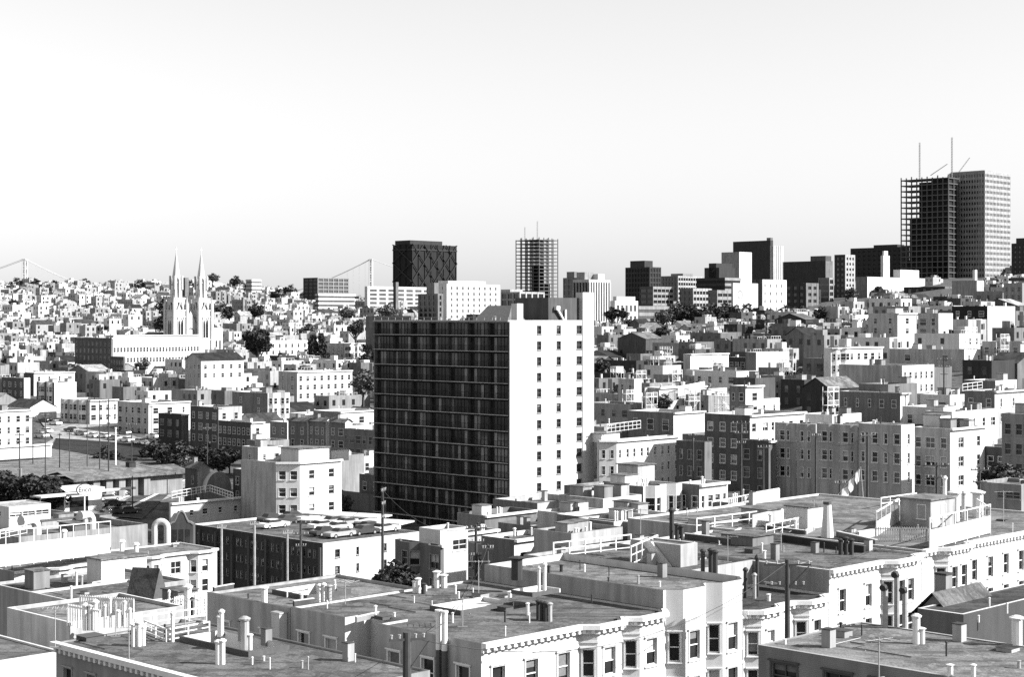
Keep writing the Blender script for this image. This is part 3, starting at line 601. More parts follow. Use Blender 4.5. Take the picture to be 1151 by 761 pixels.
m.box(.0,1.5,.31,.36,0,H-.3,2); m.box(0,1.5,TLa-.3,TLa-.001,0,H-.3,2)
m.build('wall',['w0','w5','w3'],P)
for x,z,ww in winr: put_win(P,x,0,z,0,ww if ww>1.1 else 1.0,1.45,1,'d',random.choice((0,0,0,0,2)) )
m=MB(); m.box(.3,TLb-.2,.3,TLa-.2,H-.5,H-.3); m.build('roof','r1',P)
m=MB(); m.box(-.12,1.4,.36,TLa+.1,H-.28,H+.02); m.box(-.12,-.02,-.1,TLa+.1,0,H-.3,0) if 0 else None; m.build('roof_edge','trimg',P)
for k in range(NF+2):
    z=H-.3-fl*(k+1)+.25
    if z<1: break
    m=MB(); m.box(-.1,1.5,.36,TLa+.08,z+.08,z+.2); m.build('floor_slab','w1',P)
NB=7; bw=(TLa-.7)/NB; rng=random.Random(5)
for k in range(NF+1):
    z=H-.3-fl*(k+1)+.45
    if z<.5: break
    for j in range(NB):
        y0=.4+j*bw; m=MB(); n=6; sw=bw/n; x=.75
        for q in range(17): yy=y0+.08+q*(bw-.2)/16; m.box(.0,.03,yy,yy+.03,z,z+.95,1)   # railing bars
        m.box(-.02,.05,y0,y0+bw,z+.95,z+1.0,1)
        for q in range(n):
            t=rng.random(); col_=(j*6+q)%13 in (0,4,9); mi=(2 if t<.3 else 3 if t<.55 else 0) if col_ else (0 if t<.93 else 3)
            hh=2.3; m.face([(x,y0+q*sw,z),(x,y0+(q+1)*sw-.06,z),(x,y0+(q+1)*sw-.06,z+hh),(x,y0+q*sw,z+hh)],mi); m.box(x-.08,x,y0+(q+1)*sw-.06,y0+(q+1)*sw,z,z+hh,4)
        m.box(.0,.75,y0-.05,y0+.05,z,z+2.3,5)
        m.build('balcony',['glass','w6','curt','w2','w5','w4'],P)
# core fin, corner pilaster, roof plant
m=MB(); m.box(TLb-.1,TLb+lb(667,TX,TY)-TLb,-.12,1.6,0,H+5.0); m.build('core_fin','w0',P)
m=MB(); m.box(lb(607,TX,TY)+3,TLb-.2,.8,9,H-.3,H+4.0); m.build('machine_room','w4',P)
m=MB(); m.box(TLb-4.1,TLb-3.8,.4,.7,H-.3,H+1.9); m.build('vent_pipe','trim',P)
m=MB(); m.tube((TLb-6.2,.4,H+1.9),(TLb-4.4,.5,H-.2),.25,8); m.box(TLb-6.7,TLb-5.8,.1,.8,H+1.8,H+2.5); m.build('slanted_vent','trim',P)
ya,yb=la(563,TX,TY),la(527,TX,TY); m=MB()
gx0,gx1=3.2,8; gy0,gy1=3.6,12.5
m.face([(gx0,gy0,H-.3),(gx0,gy1,H-.3),((gx0+gx1)/2,gy1-1.5,H+2.6),((gx0+gx1)/2,gy0+1.5,H+2.6)]); m.face([(gx1,gy0,H-.3),(gx1,gy1,H-.3),((gx0+gx1)/2,gy1-1.5,H+2.6),((gx0+gx1)/2,gy0+1.5,H+2.6)]); m.face([(gx0,gy0,H-.3),(gx1,gy0,H-.3),((gx0+gx1)/2,gy0+1.5,H+2.6)],1); m.face([(gx0,gy1,H-.3),(gx1,gy1,H-.3),((gx0+gx1)/2,gy1-1.5,H+2.6)],1); m.build('pitched_plant_roof',['trimg','w3'],P)
m=MB(); m.box(2.6,4.1,.8,2.2,H-.3,H+2.9); m.build('stack','w0',P)
for y_,h_ in ((6,1.0),(14,.8),(20,.9),(27,.8)): pipe(P,2.4,y_,H-.3,h_,.2,'m')
m=MB(); m.box(.15,.2,.5,TLa,H+.5,H+.55); 
for i in range(19): m.box(.15,.2,.5+i*(TLa-.6)/18,.55+i*(TLa-.6)/18,H,H+.5)
m.build('roof_rail','trimg',P)
# ---------------------------------------------------------------- middle distance, read off the photograph: label, l,c,r,y,D
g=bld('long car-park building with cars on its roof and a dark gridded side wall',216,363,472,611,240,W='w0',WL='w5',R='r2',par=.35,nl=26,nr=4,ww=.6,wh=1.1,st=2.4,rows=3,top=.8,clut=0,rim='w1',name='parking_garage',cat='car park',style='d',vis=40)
GAR=g
for y_ in range(8):
    m=MB(); m.box(-.35,.0,y_*4.2+.2,y_*4.2+.6,0,g['H']-.6); m.build('pilaster','w4',g['P'])
ML=[
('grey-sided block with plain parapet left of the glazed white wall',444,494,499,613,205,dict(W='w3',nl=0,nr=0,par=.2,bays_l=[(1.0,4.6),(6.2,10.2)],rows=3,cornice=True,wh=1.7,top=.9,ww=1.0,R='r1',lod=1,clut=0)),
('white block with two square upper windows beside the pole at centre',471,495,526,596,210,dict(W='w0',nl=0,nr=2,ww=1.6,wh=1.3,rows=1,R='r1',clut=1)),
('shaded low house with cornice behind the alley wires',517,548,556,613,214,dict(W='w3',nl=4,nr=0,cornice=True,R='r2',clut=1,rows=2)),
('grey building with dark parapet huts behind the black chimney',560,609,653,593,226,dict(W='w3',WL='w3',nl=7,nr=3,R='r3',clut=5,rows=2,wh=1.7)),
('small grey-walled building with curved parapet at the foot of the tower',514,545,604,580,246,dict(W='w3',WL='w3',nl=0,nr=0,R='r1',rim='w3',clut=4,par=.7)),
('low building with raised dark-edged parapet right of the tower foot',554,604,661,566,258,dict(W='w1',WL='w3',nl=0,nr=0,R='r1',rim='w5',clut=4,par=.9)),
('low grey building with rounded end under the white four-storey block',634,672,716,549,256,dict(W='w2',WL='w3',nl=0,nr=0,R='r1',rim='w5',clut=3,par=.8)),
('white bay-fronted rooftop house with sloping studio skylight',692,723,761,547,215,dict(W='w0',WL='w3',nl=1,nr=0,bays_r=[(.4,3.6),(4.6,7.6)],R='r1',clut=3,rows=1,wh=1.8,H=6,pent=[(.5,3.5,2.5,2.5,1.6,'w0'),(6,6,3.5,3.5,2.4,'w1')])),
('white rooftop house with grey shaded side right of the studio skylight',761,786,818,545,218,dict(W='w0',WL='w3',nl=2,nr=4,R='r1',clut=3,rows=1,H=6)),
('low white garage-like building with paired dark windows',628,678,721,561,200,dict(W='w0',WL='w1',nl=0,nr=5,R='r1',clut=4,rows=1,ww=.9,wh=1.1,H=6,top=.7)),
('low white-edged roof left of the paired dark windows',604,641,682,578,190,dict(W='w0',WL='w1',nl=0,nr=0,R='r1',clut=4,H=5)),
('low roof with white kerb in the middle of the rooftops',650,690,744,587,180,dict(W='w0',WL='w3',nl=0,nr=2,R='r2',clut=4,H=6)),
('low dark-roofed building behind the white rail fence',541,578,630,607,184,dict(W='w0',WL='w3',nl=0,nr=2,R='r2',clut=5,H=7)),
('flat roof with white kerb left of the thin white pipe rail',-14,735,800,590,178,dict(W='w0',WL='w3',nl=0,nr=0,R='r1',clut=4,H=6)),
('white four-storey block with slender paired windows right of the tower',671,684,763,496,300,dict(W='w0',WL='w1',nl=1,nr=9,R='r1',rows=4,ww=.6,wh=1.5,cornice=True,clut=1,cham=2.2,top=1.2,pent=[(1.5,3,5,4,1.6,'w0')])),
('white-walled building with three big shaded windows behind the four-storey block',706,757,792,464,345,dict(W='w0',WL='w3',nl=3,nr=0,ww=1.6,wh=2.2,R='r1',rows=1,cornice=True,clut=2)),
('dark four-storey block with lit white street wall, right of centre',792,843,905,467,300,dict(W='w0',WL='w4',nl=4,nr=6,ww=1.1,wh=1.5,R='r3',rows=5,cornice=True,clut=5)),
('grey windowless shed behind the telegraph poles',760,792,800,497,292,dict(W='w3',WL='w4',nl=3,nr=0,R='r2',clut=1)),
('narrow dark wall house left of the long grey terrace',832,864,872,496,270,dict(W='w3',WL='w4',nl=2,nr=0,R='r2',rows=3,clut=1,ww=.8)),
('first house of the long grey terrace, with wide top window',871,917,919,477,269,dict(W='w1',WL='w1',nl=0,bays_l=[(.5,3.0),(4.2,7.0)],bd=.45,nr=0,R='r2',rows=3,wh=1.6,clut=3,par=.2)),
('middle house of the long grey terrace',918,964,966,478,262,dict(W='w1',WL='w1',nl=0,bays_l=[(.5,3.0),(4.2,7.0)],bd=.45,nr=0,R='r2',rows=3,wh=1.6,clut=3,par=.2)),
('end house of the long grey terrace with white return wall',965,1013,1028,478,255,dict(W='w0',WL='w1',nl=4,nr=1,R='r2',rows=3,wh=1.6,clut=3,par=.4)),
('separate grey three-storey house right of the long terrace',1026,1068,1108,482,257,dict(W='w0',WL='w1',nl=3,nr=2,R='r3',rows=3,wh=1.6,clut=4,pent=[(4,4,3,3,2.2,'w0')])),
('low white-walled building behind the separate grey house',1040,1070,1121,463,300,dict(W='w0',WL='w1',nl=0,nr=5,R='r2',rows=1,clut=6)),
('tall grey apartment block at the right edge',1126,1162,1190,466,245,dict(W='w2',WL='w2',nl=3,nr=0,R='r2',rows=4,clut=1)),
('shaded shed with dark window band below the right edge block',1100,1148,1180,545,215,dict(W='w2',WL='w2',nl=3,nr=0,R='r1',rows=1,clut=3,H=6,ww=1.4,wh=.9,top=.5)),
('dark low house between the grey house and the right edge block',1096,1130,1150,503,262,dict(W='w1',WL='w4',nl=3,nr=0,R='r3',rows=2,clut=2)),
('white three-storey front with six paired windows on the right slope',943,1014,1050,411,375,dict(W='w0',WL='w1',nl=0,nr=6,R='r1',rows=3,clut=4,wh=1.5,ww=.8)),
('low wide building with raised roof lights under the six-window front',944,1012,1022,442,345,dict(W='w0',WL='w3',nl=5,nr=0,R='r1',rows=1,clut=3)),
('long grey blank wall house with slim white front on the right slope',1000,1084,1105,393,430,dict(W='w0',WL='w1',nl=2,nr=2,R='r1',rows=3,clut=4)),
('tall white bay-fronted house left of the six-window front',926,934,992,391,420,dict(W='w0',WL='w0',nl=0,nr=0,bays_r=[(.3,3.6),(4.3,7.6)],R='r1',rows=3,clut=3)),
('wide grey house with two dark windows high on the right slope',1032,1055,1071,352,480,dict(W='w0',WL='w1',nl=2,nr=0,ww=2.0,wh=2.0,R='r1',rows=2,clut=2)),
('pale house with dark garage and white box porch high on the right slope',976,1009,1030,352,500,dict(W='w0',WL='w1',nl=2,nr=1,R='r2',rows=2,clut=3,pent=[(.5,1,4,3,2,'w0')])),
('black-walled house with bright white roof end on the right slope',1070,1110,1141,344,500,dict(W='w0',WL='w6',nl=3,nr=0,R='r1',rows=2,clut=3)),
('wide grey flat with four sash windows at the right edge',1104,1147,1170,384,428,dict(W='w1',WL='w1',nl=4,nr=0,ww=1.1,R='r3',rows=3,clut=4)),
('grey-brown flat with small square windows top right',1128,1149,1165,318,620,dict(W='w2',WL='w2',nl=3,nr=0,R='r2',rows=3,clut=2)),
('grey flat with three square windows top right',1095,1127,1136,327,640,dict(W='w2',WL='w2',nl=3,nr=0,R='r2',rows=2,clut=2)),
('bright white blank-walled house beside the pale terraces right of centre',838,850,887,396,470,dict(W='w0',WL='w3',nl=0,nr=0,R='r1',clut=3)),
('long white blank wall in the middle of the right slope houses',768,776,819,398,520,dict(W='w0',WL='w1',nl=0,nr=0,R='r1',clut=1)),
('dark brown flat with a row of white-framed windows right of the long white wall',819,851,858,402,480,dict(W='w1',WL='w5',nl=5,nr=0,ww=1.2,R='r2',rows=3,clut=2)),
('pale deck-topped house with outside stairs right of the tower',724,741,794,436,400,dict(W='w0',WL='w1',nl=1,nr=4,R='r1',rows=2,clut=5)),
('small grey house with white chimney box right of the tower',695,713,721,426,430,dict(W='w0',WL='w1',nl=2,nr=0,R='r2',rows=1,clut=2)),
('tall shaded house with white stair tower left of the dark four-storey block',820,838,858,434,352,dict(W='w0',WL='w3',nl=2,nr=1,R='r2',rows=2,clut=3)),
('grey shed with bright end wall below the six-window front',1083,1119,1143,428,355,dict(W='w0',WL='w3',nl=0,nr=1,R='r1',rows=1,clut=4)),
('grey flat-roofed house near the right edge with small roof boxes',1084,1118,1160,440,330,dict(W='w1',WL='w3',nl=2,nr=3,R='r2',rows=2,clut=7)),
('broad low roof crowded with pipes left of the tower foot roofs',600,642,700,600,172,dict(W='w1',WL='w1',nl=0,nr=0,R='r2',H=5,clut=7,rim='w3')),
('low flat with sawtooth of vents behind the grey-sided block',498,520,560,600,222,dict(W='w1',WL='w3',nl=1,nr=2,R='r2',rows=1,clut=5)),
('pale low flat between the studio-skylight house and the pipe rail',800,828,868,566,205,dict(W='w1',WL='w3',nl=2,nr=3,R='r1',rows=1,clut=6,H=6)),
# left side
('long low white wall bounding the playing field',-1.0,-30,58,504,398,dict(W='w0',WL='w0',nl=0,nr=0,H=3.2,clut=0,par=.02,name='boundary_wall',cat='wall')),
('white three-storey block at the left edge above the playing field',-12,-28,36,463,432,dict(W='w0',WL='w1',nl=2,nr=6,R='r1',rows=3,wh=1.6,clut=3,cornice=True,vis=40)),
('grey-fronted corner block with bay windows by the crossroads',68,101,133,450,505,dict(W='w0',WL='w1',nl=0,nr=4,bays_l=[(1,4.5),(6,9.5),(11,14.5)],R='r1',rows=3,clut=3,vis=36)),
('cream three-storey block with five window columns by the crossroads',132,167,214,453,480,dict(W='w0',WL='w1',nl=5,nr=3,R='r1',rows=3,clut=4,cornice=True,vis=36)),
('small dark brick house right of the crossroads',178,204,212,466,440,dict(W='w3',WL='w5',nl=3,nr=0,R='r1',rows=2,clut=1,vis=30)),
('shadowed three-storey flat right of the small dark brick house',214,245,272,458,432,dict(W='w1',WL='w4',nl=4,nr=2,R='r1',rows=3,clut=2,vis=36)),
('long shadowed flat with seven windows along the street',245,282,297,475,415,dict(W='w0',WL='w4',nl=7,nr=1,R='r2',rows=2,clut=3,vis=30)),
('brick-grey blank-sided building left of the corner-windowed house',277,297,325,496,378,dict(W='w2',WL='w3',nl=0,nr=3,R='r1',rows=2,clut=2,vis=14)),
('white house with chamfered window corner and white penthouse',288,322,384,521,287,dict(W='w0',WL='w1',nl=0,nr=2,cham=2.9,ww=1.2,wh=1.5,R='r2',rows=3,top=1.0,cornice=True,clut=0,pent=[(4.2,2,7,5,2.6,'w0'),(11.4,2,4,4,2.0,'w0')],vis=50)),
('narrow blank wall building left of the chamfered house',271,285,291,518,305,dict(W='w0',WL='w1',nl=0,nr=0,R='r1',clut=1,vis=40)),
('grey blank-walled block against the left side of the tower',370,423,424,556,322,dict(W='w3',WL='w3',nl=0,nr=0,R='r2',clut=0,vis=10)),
('shadowed flat behind the blank-walled block left of the tower',386,420,426,484,372,dict(W='w3',WL='w3',nl=5,nr=0,R='r1',rows=2,clut=2,vis=26)),
('first of three narrow gabled houses left of the tower',324,345,352,474,398,dict(W='w0',WL='w3',nl=2,nr=0,R='r1',rows=2,gable=.8,vis=20)),
('second of three narrow gabled houses left of the tower',347,366,374,474,394,dict(W='w0',WL='w3',nl=3,nr=0,R='r1',rows=2,gable=.8,vis=20)),
('third of three narrow gabled houses left of the tower',370,388,396,475,389,dict(W='w0',WL='w3',nl=2,nr=0,R='r1',rows=2,gable=.8,vis=20)),
('low shed with broad flat canopy roof left of the tower',352,382,430,463,432,dict(W='w0',WL='w3',nl=3,nr=3,R='r1',rows=1,clut=1,cornice=True,vis=12)),
('white four-storey hotel-like block with even windows left of the tower',313,334,396,418,560,dict(W='w0',WL='w1',nl=2,nr=8,R='r1',rows=4,clut=4,wh=1.6,vis=24)),
('white bay-fronted flat with dark shaded side below the white hotel-like block',261,301,322,442,480,dict(W='w0',WL='w3',nl=2,nr=0,bays_r=[(.3,3.8),(4.5,8)],R='r2',rows=3,clut=2,vis=24)),
('white school-like block with dark hipped roof below the church',208,226,274,405,560,dict(W='w0',WL='w1',nl=4,nr=5,R='r4',rows=2,wh=1.4,gable=2.4,vis=26)),
('dark-sided flat with white upper wall at the far left',2,27,34,425,560,dict(W='w0',WL='w4',nl=4,nr=0,R='r1',rows=3,clut=1,vis=20)),
('white wide-walled flat behind the dark bay-sided house on the left',28,38,84,419,610,dict(W='w0',WL='w4',nl=1,nr=4,R='r1',rows=1,clut=2,vis=14)),
('dark bay-sided house with bright end wall above the crossroads',41,61,86,430,542,dict(W='w0',WL='w4',nl=0,bays_l=[(2,5),(7,10)],nr=0,R='r1',rows=3,clut=2,vis=22)),
('dark brick school wing with stepped end',84,125,127,380,668,dict(W='w3',WL='w4',nl=9,nr=0,R='r3',rows=4,clut=1,vis=22)),
('lower dark brick wing below the school',124,139,141,401,655,dict(W='w3',WL='w4',nl=5,nr=0,R='r3',rows=3,clut=0,vis=14)),
('long bright white school block below the church towers',119,127,224,377,684,dict(W='w0',WL='w1',nl=0,nr=27,ww=.9,wh=1.8,st=4.2,R='r1',rows=2,top=4.5,clut=0,vis=28)),
('white flat with two rows of paired windows behind the round dark tree',280,289,346,383,742,dict(W='w0',WL='w1',nl=0,nr=8,st=3.0,R='r1',rows=2,clut=3,vis=16)),
('pale double-fronted flat right of the cypresses',368,387,413,386,742,dict(W='w0',WL='w1',nl=4,nr=0,bays_r=[(.5,4),(6,10)],R='r1',rows=2,clut=2,vis=16)),
('long grey wall building just left behind the tower',411,462,464,355,720,dict(W='w3',WL='w3',nl=0,nr=0,R='r2',clut=3,vis=20)),
('white house with sun deck beside the low schoolroom',190,192,271,566,298,dict(W='w0',WL='w1',nl=0,nr=5,R='r1',rows=1,clut=4,ww=.8,wh=1.0,vis=18)),
('small shaded house left of the barrel-roofed shed',208,222,236,527,330,dict(W='w2',WL='w4',nl=1,nr=0,R='r1',clut=2,gable=1.2,vis=14)),
('shaded cottage right of the barrel-roofed shed',262,273,285,528,334,dict(W='w1',WL='w4',nl=1,nr=1,R='r1',clut=2,vis=14)),
('white low cottage roof behind the chamfered house',272,290,318,503,352,dict(W='w0',WL='w1',nl=1,nr=2,R='r4',clut=2,rows=1,vis=12)),
]
MB_={}
for i_,L in enumerate(ML):
    k=dict(L[6]); k.setdefault('cornice',i_%2==0 and not k.get('gable'))
    if L[5]<345: k.setdefault('lod',1)
    nm='apartment_building' if ('block' in L[0] or 'flat' in L[0] or 'school' in L[0]) else 'house'
    k.setdefault('name',nm); k.setdefault('cat',{'apartment_building':'apartment building','house':'house'}[nm])
    if L[5]<240 and k.get('H') is None and k.get('nr',3)==0 and k.get('nl',3)==0: pass
    MB_[L[0]]=bld(L[0],*L[1:6],**k)
# barrel-roofed shed
x,y,z=pt(246,545,332); P=thing('barrel_roofed_shed','white barrel-roofed shed with a dark end beside the sun-deck house','shed',(x,y,z-2),TH); P.scale=(.72,.8,.85); m=MB(); pr=None
arc=[(4.2*cos(pi*i/12),4.2*sin(pi*i/12)+1.2) for i in range(13)]
for i in range(12): a,b=arc[i],arc[i+1]; m.face([(a[0],0,a[1]),(b[0],0,b[1]),(b[0],9,b[1]),(a[0],9,a[1])])
m.build('roof','w0',P); m=MB(); m.face([(a,0,b) for a,b in arc]+[(-4.2,0,-3),(4.2,0,-3)]); m.face([(a,9,b) for a,b in arc]+[(-4.2,9,-3),(4.2,9,-3)]); m.box(-4.2,4.2,.02,8.98,-3,1.2); m.build('wall','w3',P)
# cypress and other mid trees are planted with the vegetation
# ---------------------------------------------------------------- skyline towers
def tower(label,l,c,r,y,D,base,mats=('w2','w2'),st=3.8,kind='band',dark='glass',cap=None,bay=3.0,name='office_tower',cat='office tower',sp=1.3,mull=.5,vis=None,pw=None):
    """banded or gridded block: dark core, spandrel per storey, mullions; base = photo y of its foot"""
    X,Y,Z=pt(c,y,D); d=-l if l<0 else la(l,X,Y); w=-r if r<0 else lb(r,X,Y); H=(base-y)*D/F+6
    a,b=toab(X,Y); RECTS.append((a,a+d,b,b+w)); PROT.append((c-ST*d/D*F+1,y-3,c+CT*w/D*F-1,base-2 if vis is None else y+vis,D))
    P=thing(name,label,cat,(X,Y,Z-H),TH)
    m=MB(); m.box(.3,w-.3,.3,d-.3,0,H-.3); m.build('core',dark,P)
    if kind in('band','grid'):
        n=int(H/st); sb=MB()
        for k in range(n+1):
            z=H-k*st; z0=max(0,z-sp)
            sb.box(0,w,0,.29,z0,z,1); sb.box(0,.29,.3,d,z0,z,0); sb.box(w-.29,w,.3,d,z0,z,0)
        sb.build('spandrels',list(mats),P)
    if kind in('grid','fin','x'):
        mm=MB(); nx=max(1,int(w/bay)); ny=max(1,int(d/bay)); q=mull
        pj=-.12 if kind=='grid' else -.45
        for i in range(nx+1): x=i*(w-q)/nx; mm.box(x,x+q,pj,.28,0,H-.02,1)
        for i in range(ny+1): yy=i*(d-q)/ny; mm.box(pj,.28,yy+(.3 if i==0 else 0),yy+q+.01,0,H-.02,0)
        mm.build('mullions',list(mats),P)
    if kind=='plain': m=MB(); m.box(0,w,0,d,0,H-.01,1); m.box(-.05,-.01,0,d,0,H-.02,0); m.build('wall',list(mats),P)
    if kind=='x':
        xb=MB(); hz=H/3.0; nb=max(2,round(w/15)); bw=w/nb
        for k in range(3):
            for i in range(nb):
                for s in (0,1): xb.tube((bw*(i+s),-.9,k*hz),(bw*(i+1-s),-.9,(k+1)*hz),.55,4)
            for s in (0,1): xb.tube((-.9,d*s,k*hz),(-.9,d*(1-s),(k+1)*hz),.55,4)
        xb.build('cross_bracing','w5',P); m=MB(); m.box(-.6,w+.6,-.6,d+.6,H-6,H-4.6); m.build('spandrels','w5',P)
    if cap:
        for (x0,x1,y0,y1,h,mt) in cap: m=MB(); m.box(w*x0,w*x1,d*y0,d*y1,H-.2,H+h); m.build('plant_room',mt,P)
    return P,w,d,H
tower('big black tower with faint cross bracing on the skyline',442,463,513,274,1600,330,('w6','w6'),kind='x',dark='w6',mull=.9,bay=7.5,cap=[(.0,.72,.1,.9,3.6,'w5')])
tower('tall pale concrete tower with a fine window grid, top right',1067,1107,1136,192,1350,312,('w2','w1'),st=4.45,kind='grid',bay=2.3,sp=2.2,mull=.85,cap=[(.02,.98,.02,.98,.8,'w1')])
def open_frame(label,l,c,r,y,D,base,st,nx,ny,core,masts,booms,mat='steel',pan=()):
    X,Y,Z=pt(c,y,D); d=la(l,X,Y); w=-r if r<0 else lb(r,X,Y); H=(base-y)*D/F+6; a,b=toab(X,Y); RECTS.append((a,a+d,b,b+w)); PROT.append((l,y-4,c+CT*w/D*F,base-2,D))
    P=thing('unfinished_tower',label,'unfinished tower',(X,Y,Z-H),TH); m=MB(); q=.75
    for i in range(nx+1):
        for j in range(ny+1):
            x,yy=i*w/nx,j*d/ny; m.box(x-q/2,x+q/2,yy-q/2,yy+q/2,0,H+(random.random()*3))
    m.build('columns',mat,P); m=MB(); n=int(H/st)
    for k in range(n): z=H-k*st; m.box(-.3,w+.3,-.3,d+.3,z-.85,z)
    m.build('floor_decks',mat,P)
    m=MB()
    for (x0,x1,y0,y1,z0,z1) in core: m.box(w*x0,w*x1,d*y0,d*y1,H*z0,H*z1)
    m.build('enclosed_core','w6',P)
    for (px,top) in masts:
        xx=(px-c)/ (F/D); yy=0
        s=xx/-ST if xx<0 else 0; m=MB(); lx,ly=(1.5,min(d-1,s)) if xx<0 else (min(w-1,xx/CT),1.5)
        h=(y-top)*D/F; e=.4
        for dx in (-e,e):
            for dy in (-e,e): m.tube((lx+dx,ly+dy,H),(lx+dx,ly+dy,H+h),.12,4)
        k=0
        while k<h-2: m.tube((lx-e,ly-e,H+k),(lx+e,ly-e,H+k+2),.12,4); m.tube((lx-e,ly+e,H+k),(lx-e,ly-e,H+k+2),.08,4); k+=2
        m.build('crane_mast','trimg',P)
    for (px0,py0,px1,py1) in booms:
        A=pt(px0,py0,D+10); B=pt(px1,py1,D+10); wa=w2loc((X,Y),A[0],A[1]); wb=w2loc((X,Y),B[0],B[1]); z0=A[2]-(Z-H); z1=B[2]-(Z-H); m=MB()
        for dx in (-.6,.6): m.tube((wa[0]+dx,wa[1],z0),(wb[0]+dx,wb[1],z1),.14,4)
        for i in range(14):
            f0,f1=i/14,(i+1)/14; s=1 if i%2 else -1; m.tube((wa[0]+(wb[0]-wa[0])*f0+.6*s,wa[1]+(wb[1]-wa[1])*f0,z0+(z1-z0)*f0),(wa[0]+(wb[0]-wa[0])*f1-.6*s,wa[1]+(wb[1]-wa[1])*f1,z0+(z1-z0)*f1),.12,4)
        m.build('crane_boom','trimg',P)
    return P
open_frame('dark open steel frame of the taller unfinished tower beside the pale concrete tower',1013,1066,-16,199,1347,312,4.45,2,9,[(.1,.9,.02,.38,0,.98),(.2,.8,.38,.66,0,.97),(.2,.8,.66,.86,0,.62),(.1,.9,.04,.9,0,.24)],[(1039,157),(1074,153)],[(1046,197,1065,184),(1078,193,1090,177)])
open_frame('open steel skeleton tower at the centre of the skyline',580,606,627,269,1900,335,4.1,4,4,[(.35,.6,.3,.6,0,.6),(.3,.7,.1,.5,0,.3)],[(589,254),(603,248)],[])
tower('gridded grey office block under the steel skeleton tower',563,584,612,328,900,362,('w2','w1'),st=3.6,kind='grid',bay=4.2,sp=1.0,mull=.9,cap=[(.0,.5,.5,1,1.4,'w1')])
tower('white office tower with dark vertical stripes',644,662,686,317,1000,362,('w2','w0'),kind='fin',bay=2.3,mull=1.0,dark='w6',cap=[(.0,1,0,1,1.6,'w1'),(.1,.6,.4,.9,6,'w2'),(.5,.8,.1,.5,5,'w0')])
tower('brown shaded block with stepped roof behind the striped tower',633,650,656,312,1120,350,('w3','w2'),kind='grid',bay=4,cap=[(.1,.7,.3,.8,4,'w3')])
tower('tall white hotel with rows of small windows behind the balcony tower',488,502,562,319,1150,362,('w0','w0'),st=3.9,kind='grid',bay=5.6,sp=1.9,mull=3.6,dark='w3',cap=[(.05,.75,.1,.9,2.2,'w0')],name='hotel',cat='hotel')
tower('white slab of balconied flats left of the cross-braced tower',410,413,486,323,1200,346,('w0','w0'),st=3.0,kind='grid',bay=8,sp=1.2,mull=2.2,dark='w4',name='apartment_building',cat='apartment building',cap=[(0,1,0,1,.8,'w0')])
tower('grey-brown block tucked between the balconied flats and the white hotel',470,492,498,330,1080,362,('w3','w3'),kind='grid',bay=4,mull=1.5,cap=[(.1,.9,.2,.6,7,'w3')])
tower('thin dark chimney slab in front of the balconied flats',442,445,448,317,1000,350,('w5','w3'),kind='plain',name='chimney_slab',cat='chimney')
tower('big plain dark tower with a narrower top storey',703,730,743,300,1300,340,('w5','w5'),kind='grid',bay=3,mull=1.0,dark='w6',cap=[(.0,.7,.2,.8,5,'w5')])
tower('grey office slab right of the plain dark tower',735,762,790,310,1350,330,('w3','w1'),kind='grid',bay=3,sp=1.6,cap=[(.2,.6,.0,.5,2,'w2')])
tower('grey-and-white block in front of the plain dark tower',719,734,757,322,1150,345,('w4','w2'),kind='grid',bay=4,sp=1.8)
tower('white arcaded palace-like building on the skyline',686,691,717,338,950,360,('w0','w0'),st=6,kind='grid',bay=3.4,sp=2.6,mull=1.6,dark='w4',cap=[(.1,.9,.1,.9,2.4,'w0')])
tower('low banded building beneath the plain dark tower',716,718,763,344,980,362,('w2','w2'),st=3.8,kind='band',sp=2,dark='w4')
tower('mid-grey office block with vertical windows below the dark stepped block',764,779,800,324,1050,350,('w3','w1'),kind='grid',bay=3,sp=1.8)
tower('brown brick block with light corner below the dark stepped block',796,806,824,326,1000,350,('w3','w2'),kind='grid',bay=4,sp=2.0)
tower('dark stepped block with pale bands on the skyline',782,815,833,312,1150,338,('w5','w2'),kind='band',sp=1.9,dark='w6',cap=[(.0,1,.2,.7,7,'w5'),(0,1,.3,.55,10,'w5')])
tower('grey-sided tower with bright white end wall on the skyline',811,831,845,283,1250,330,('w2','w0'),kind='plain')
tower('wide black slab behind the white end-walled tower',824,866,869,270,1400,320,('w5','w5'),kind='plain',cap=[(.0,.9,.0,.1,2.2,'w3')])
tower('pale slender tower with vertical ribs right of the black slab',866,869,880,276,1350,320,('w1','w0'),kind='fin',bay=2.4,mull=1.3,dark='w4')
P,w_,d_,H_=tower('white blank wall building with a ring emblem facing the camera',822,824,852,318,900,350,('w1','w0'),kind='plain')
m=MB(); cx,cz=w_*.28,H_-6.2
for i in range(24): a,b=2*pi*i/24,2*pi*(i+1)/24; m.face([(cx+1.9*cos(a),-.06,cz+1.9*sin(a)),(cx+1.9*cos(b),-.06,cz+1.9*sin(b)),(cx+2.3*cos(b),-.06,cz+2.3*sin(b)),(cx+2.3*cos(a),-.06,cz+2.3*sin(a))])
m.build('ring_emblem','w3',P)
tower('white-walled block under the black slab',850,854,884,314,950,350,('w4','w0'),st=4.4,kind='grid',bay=6,mull=4.2,sp=2.6,dark='w4')
tower('dark mass block with pale corner turret right of the white-walled block',874,906,920,318,980,350,('w5','w3'),kind='grid',bay=5,mull=2,sp=2)
tower('long dark flat-roofed block on the skyline right of the ribbed tower',880,928,936,293,1300,320,('w5','w3'),kind='plain',cap=[(.0,.8,.0,.35,3.8,'w4')])
tower('pale-cornered brown block below the long dark block',920,932,937,312,1050,345,('w3','w2'),kind='grid',bay=4)
tower('dark block with tall white windowed corner',938,950,961,286,1200,340,('w5','w1'),kind='grid',bay=4,sp=2,mull=1.5)
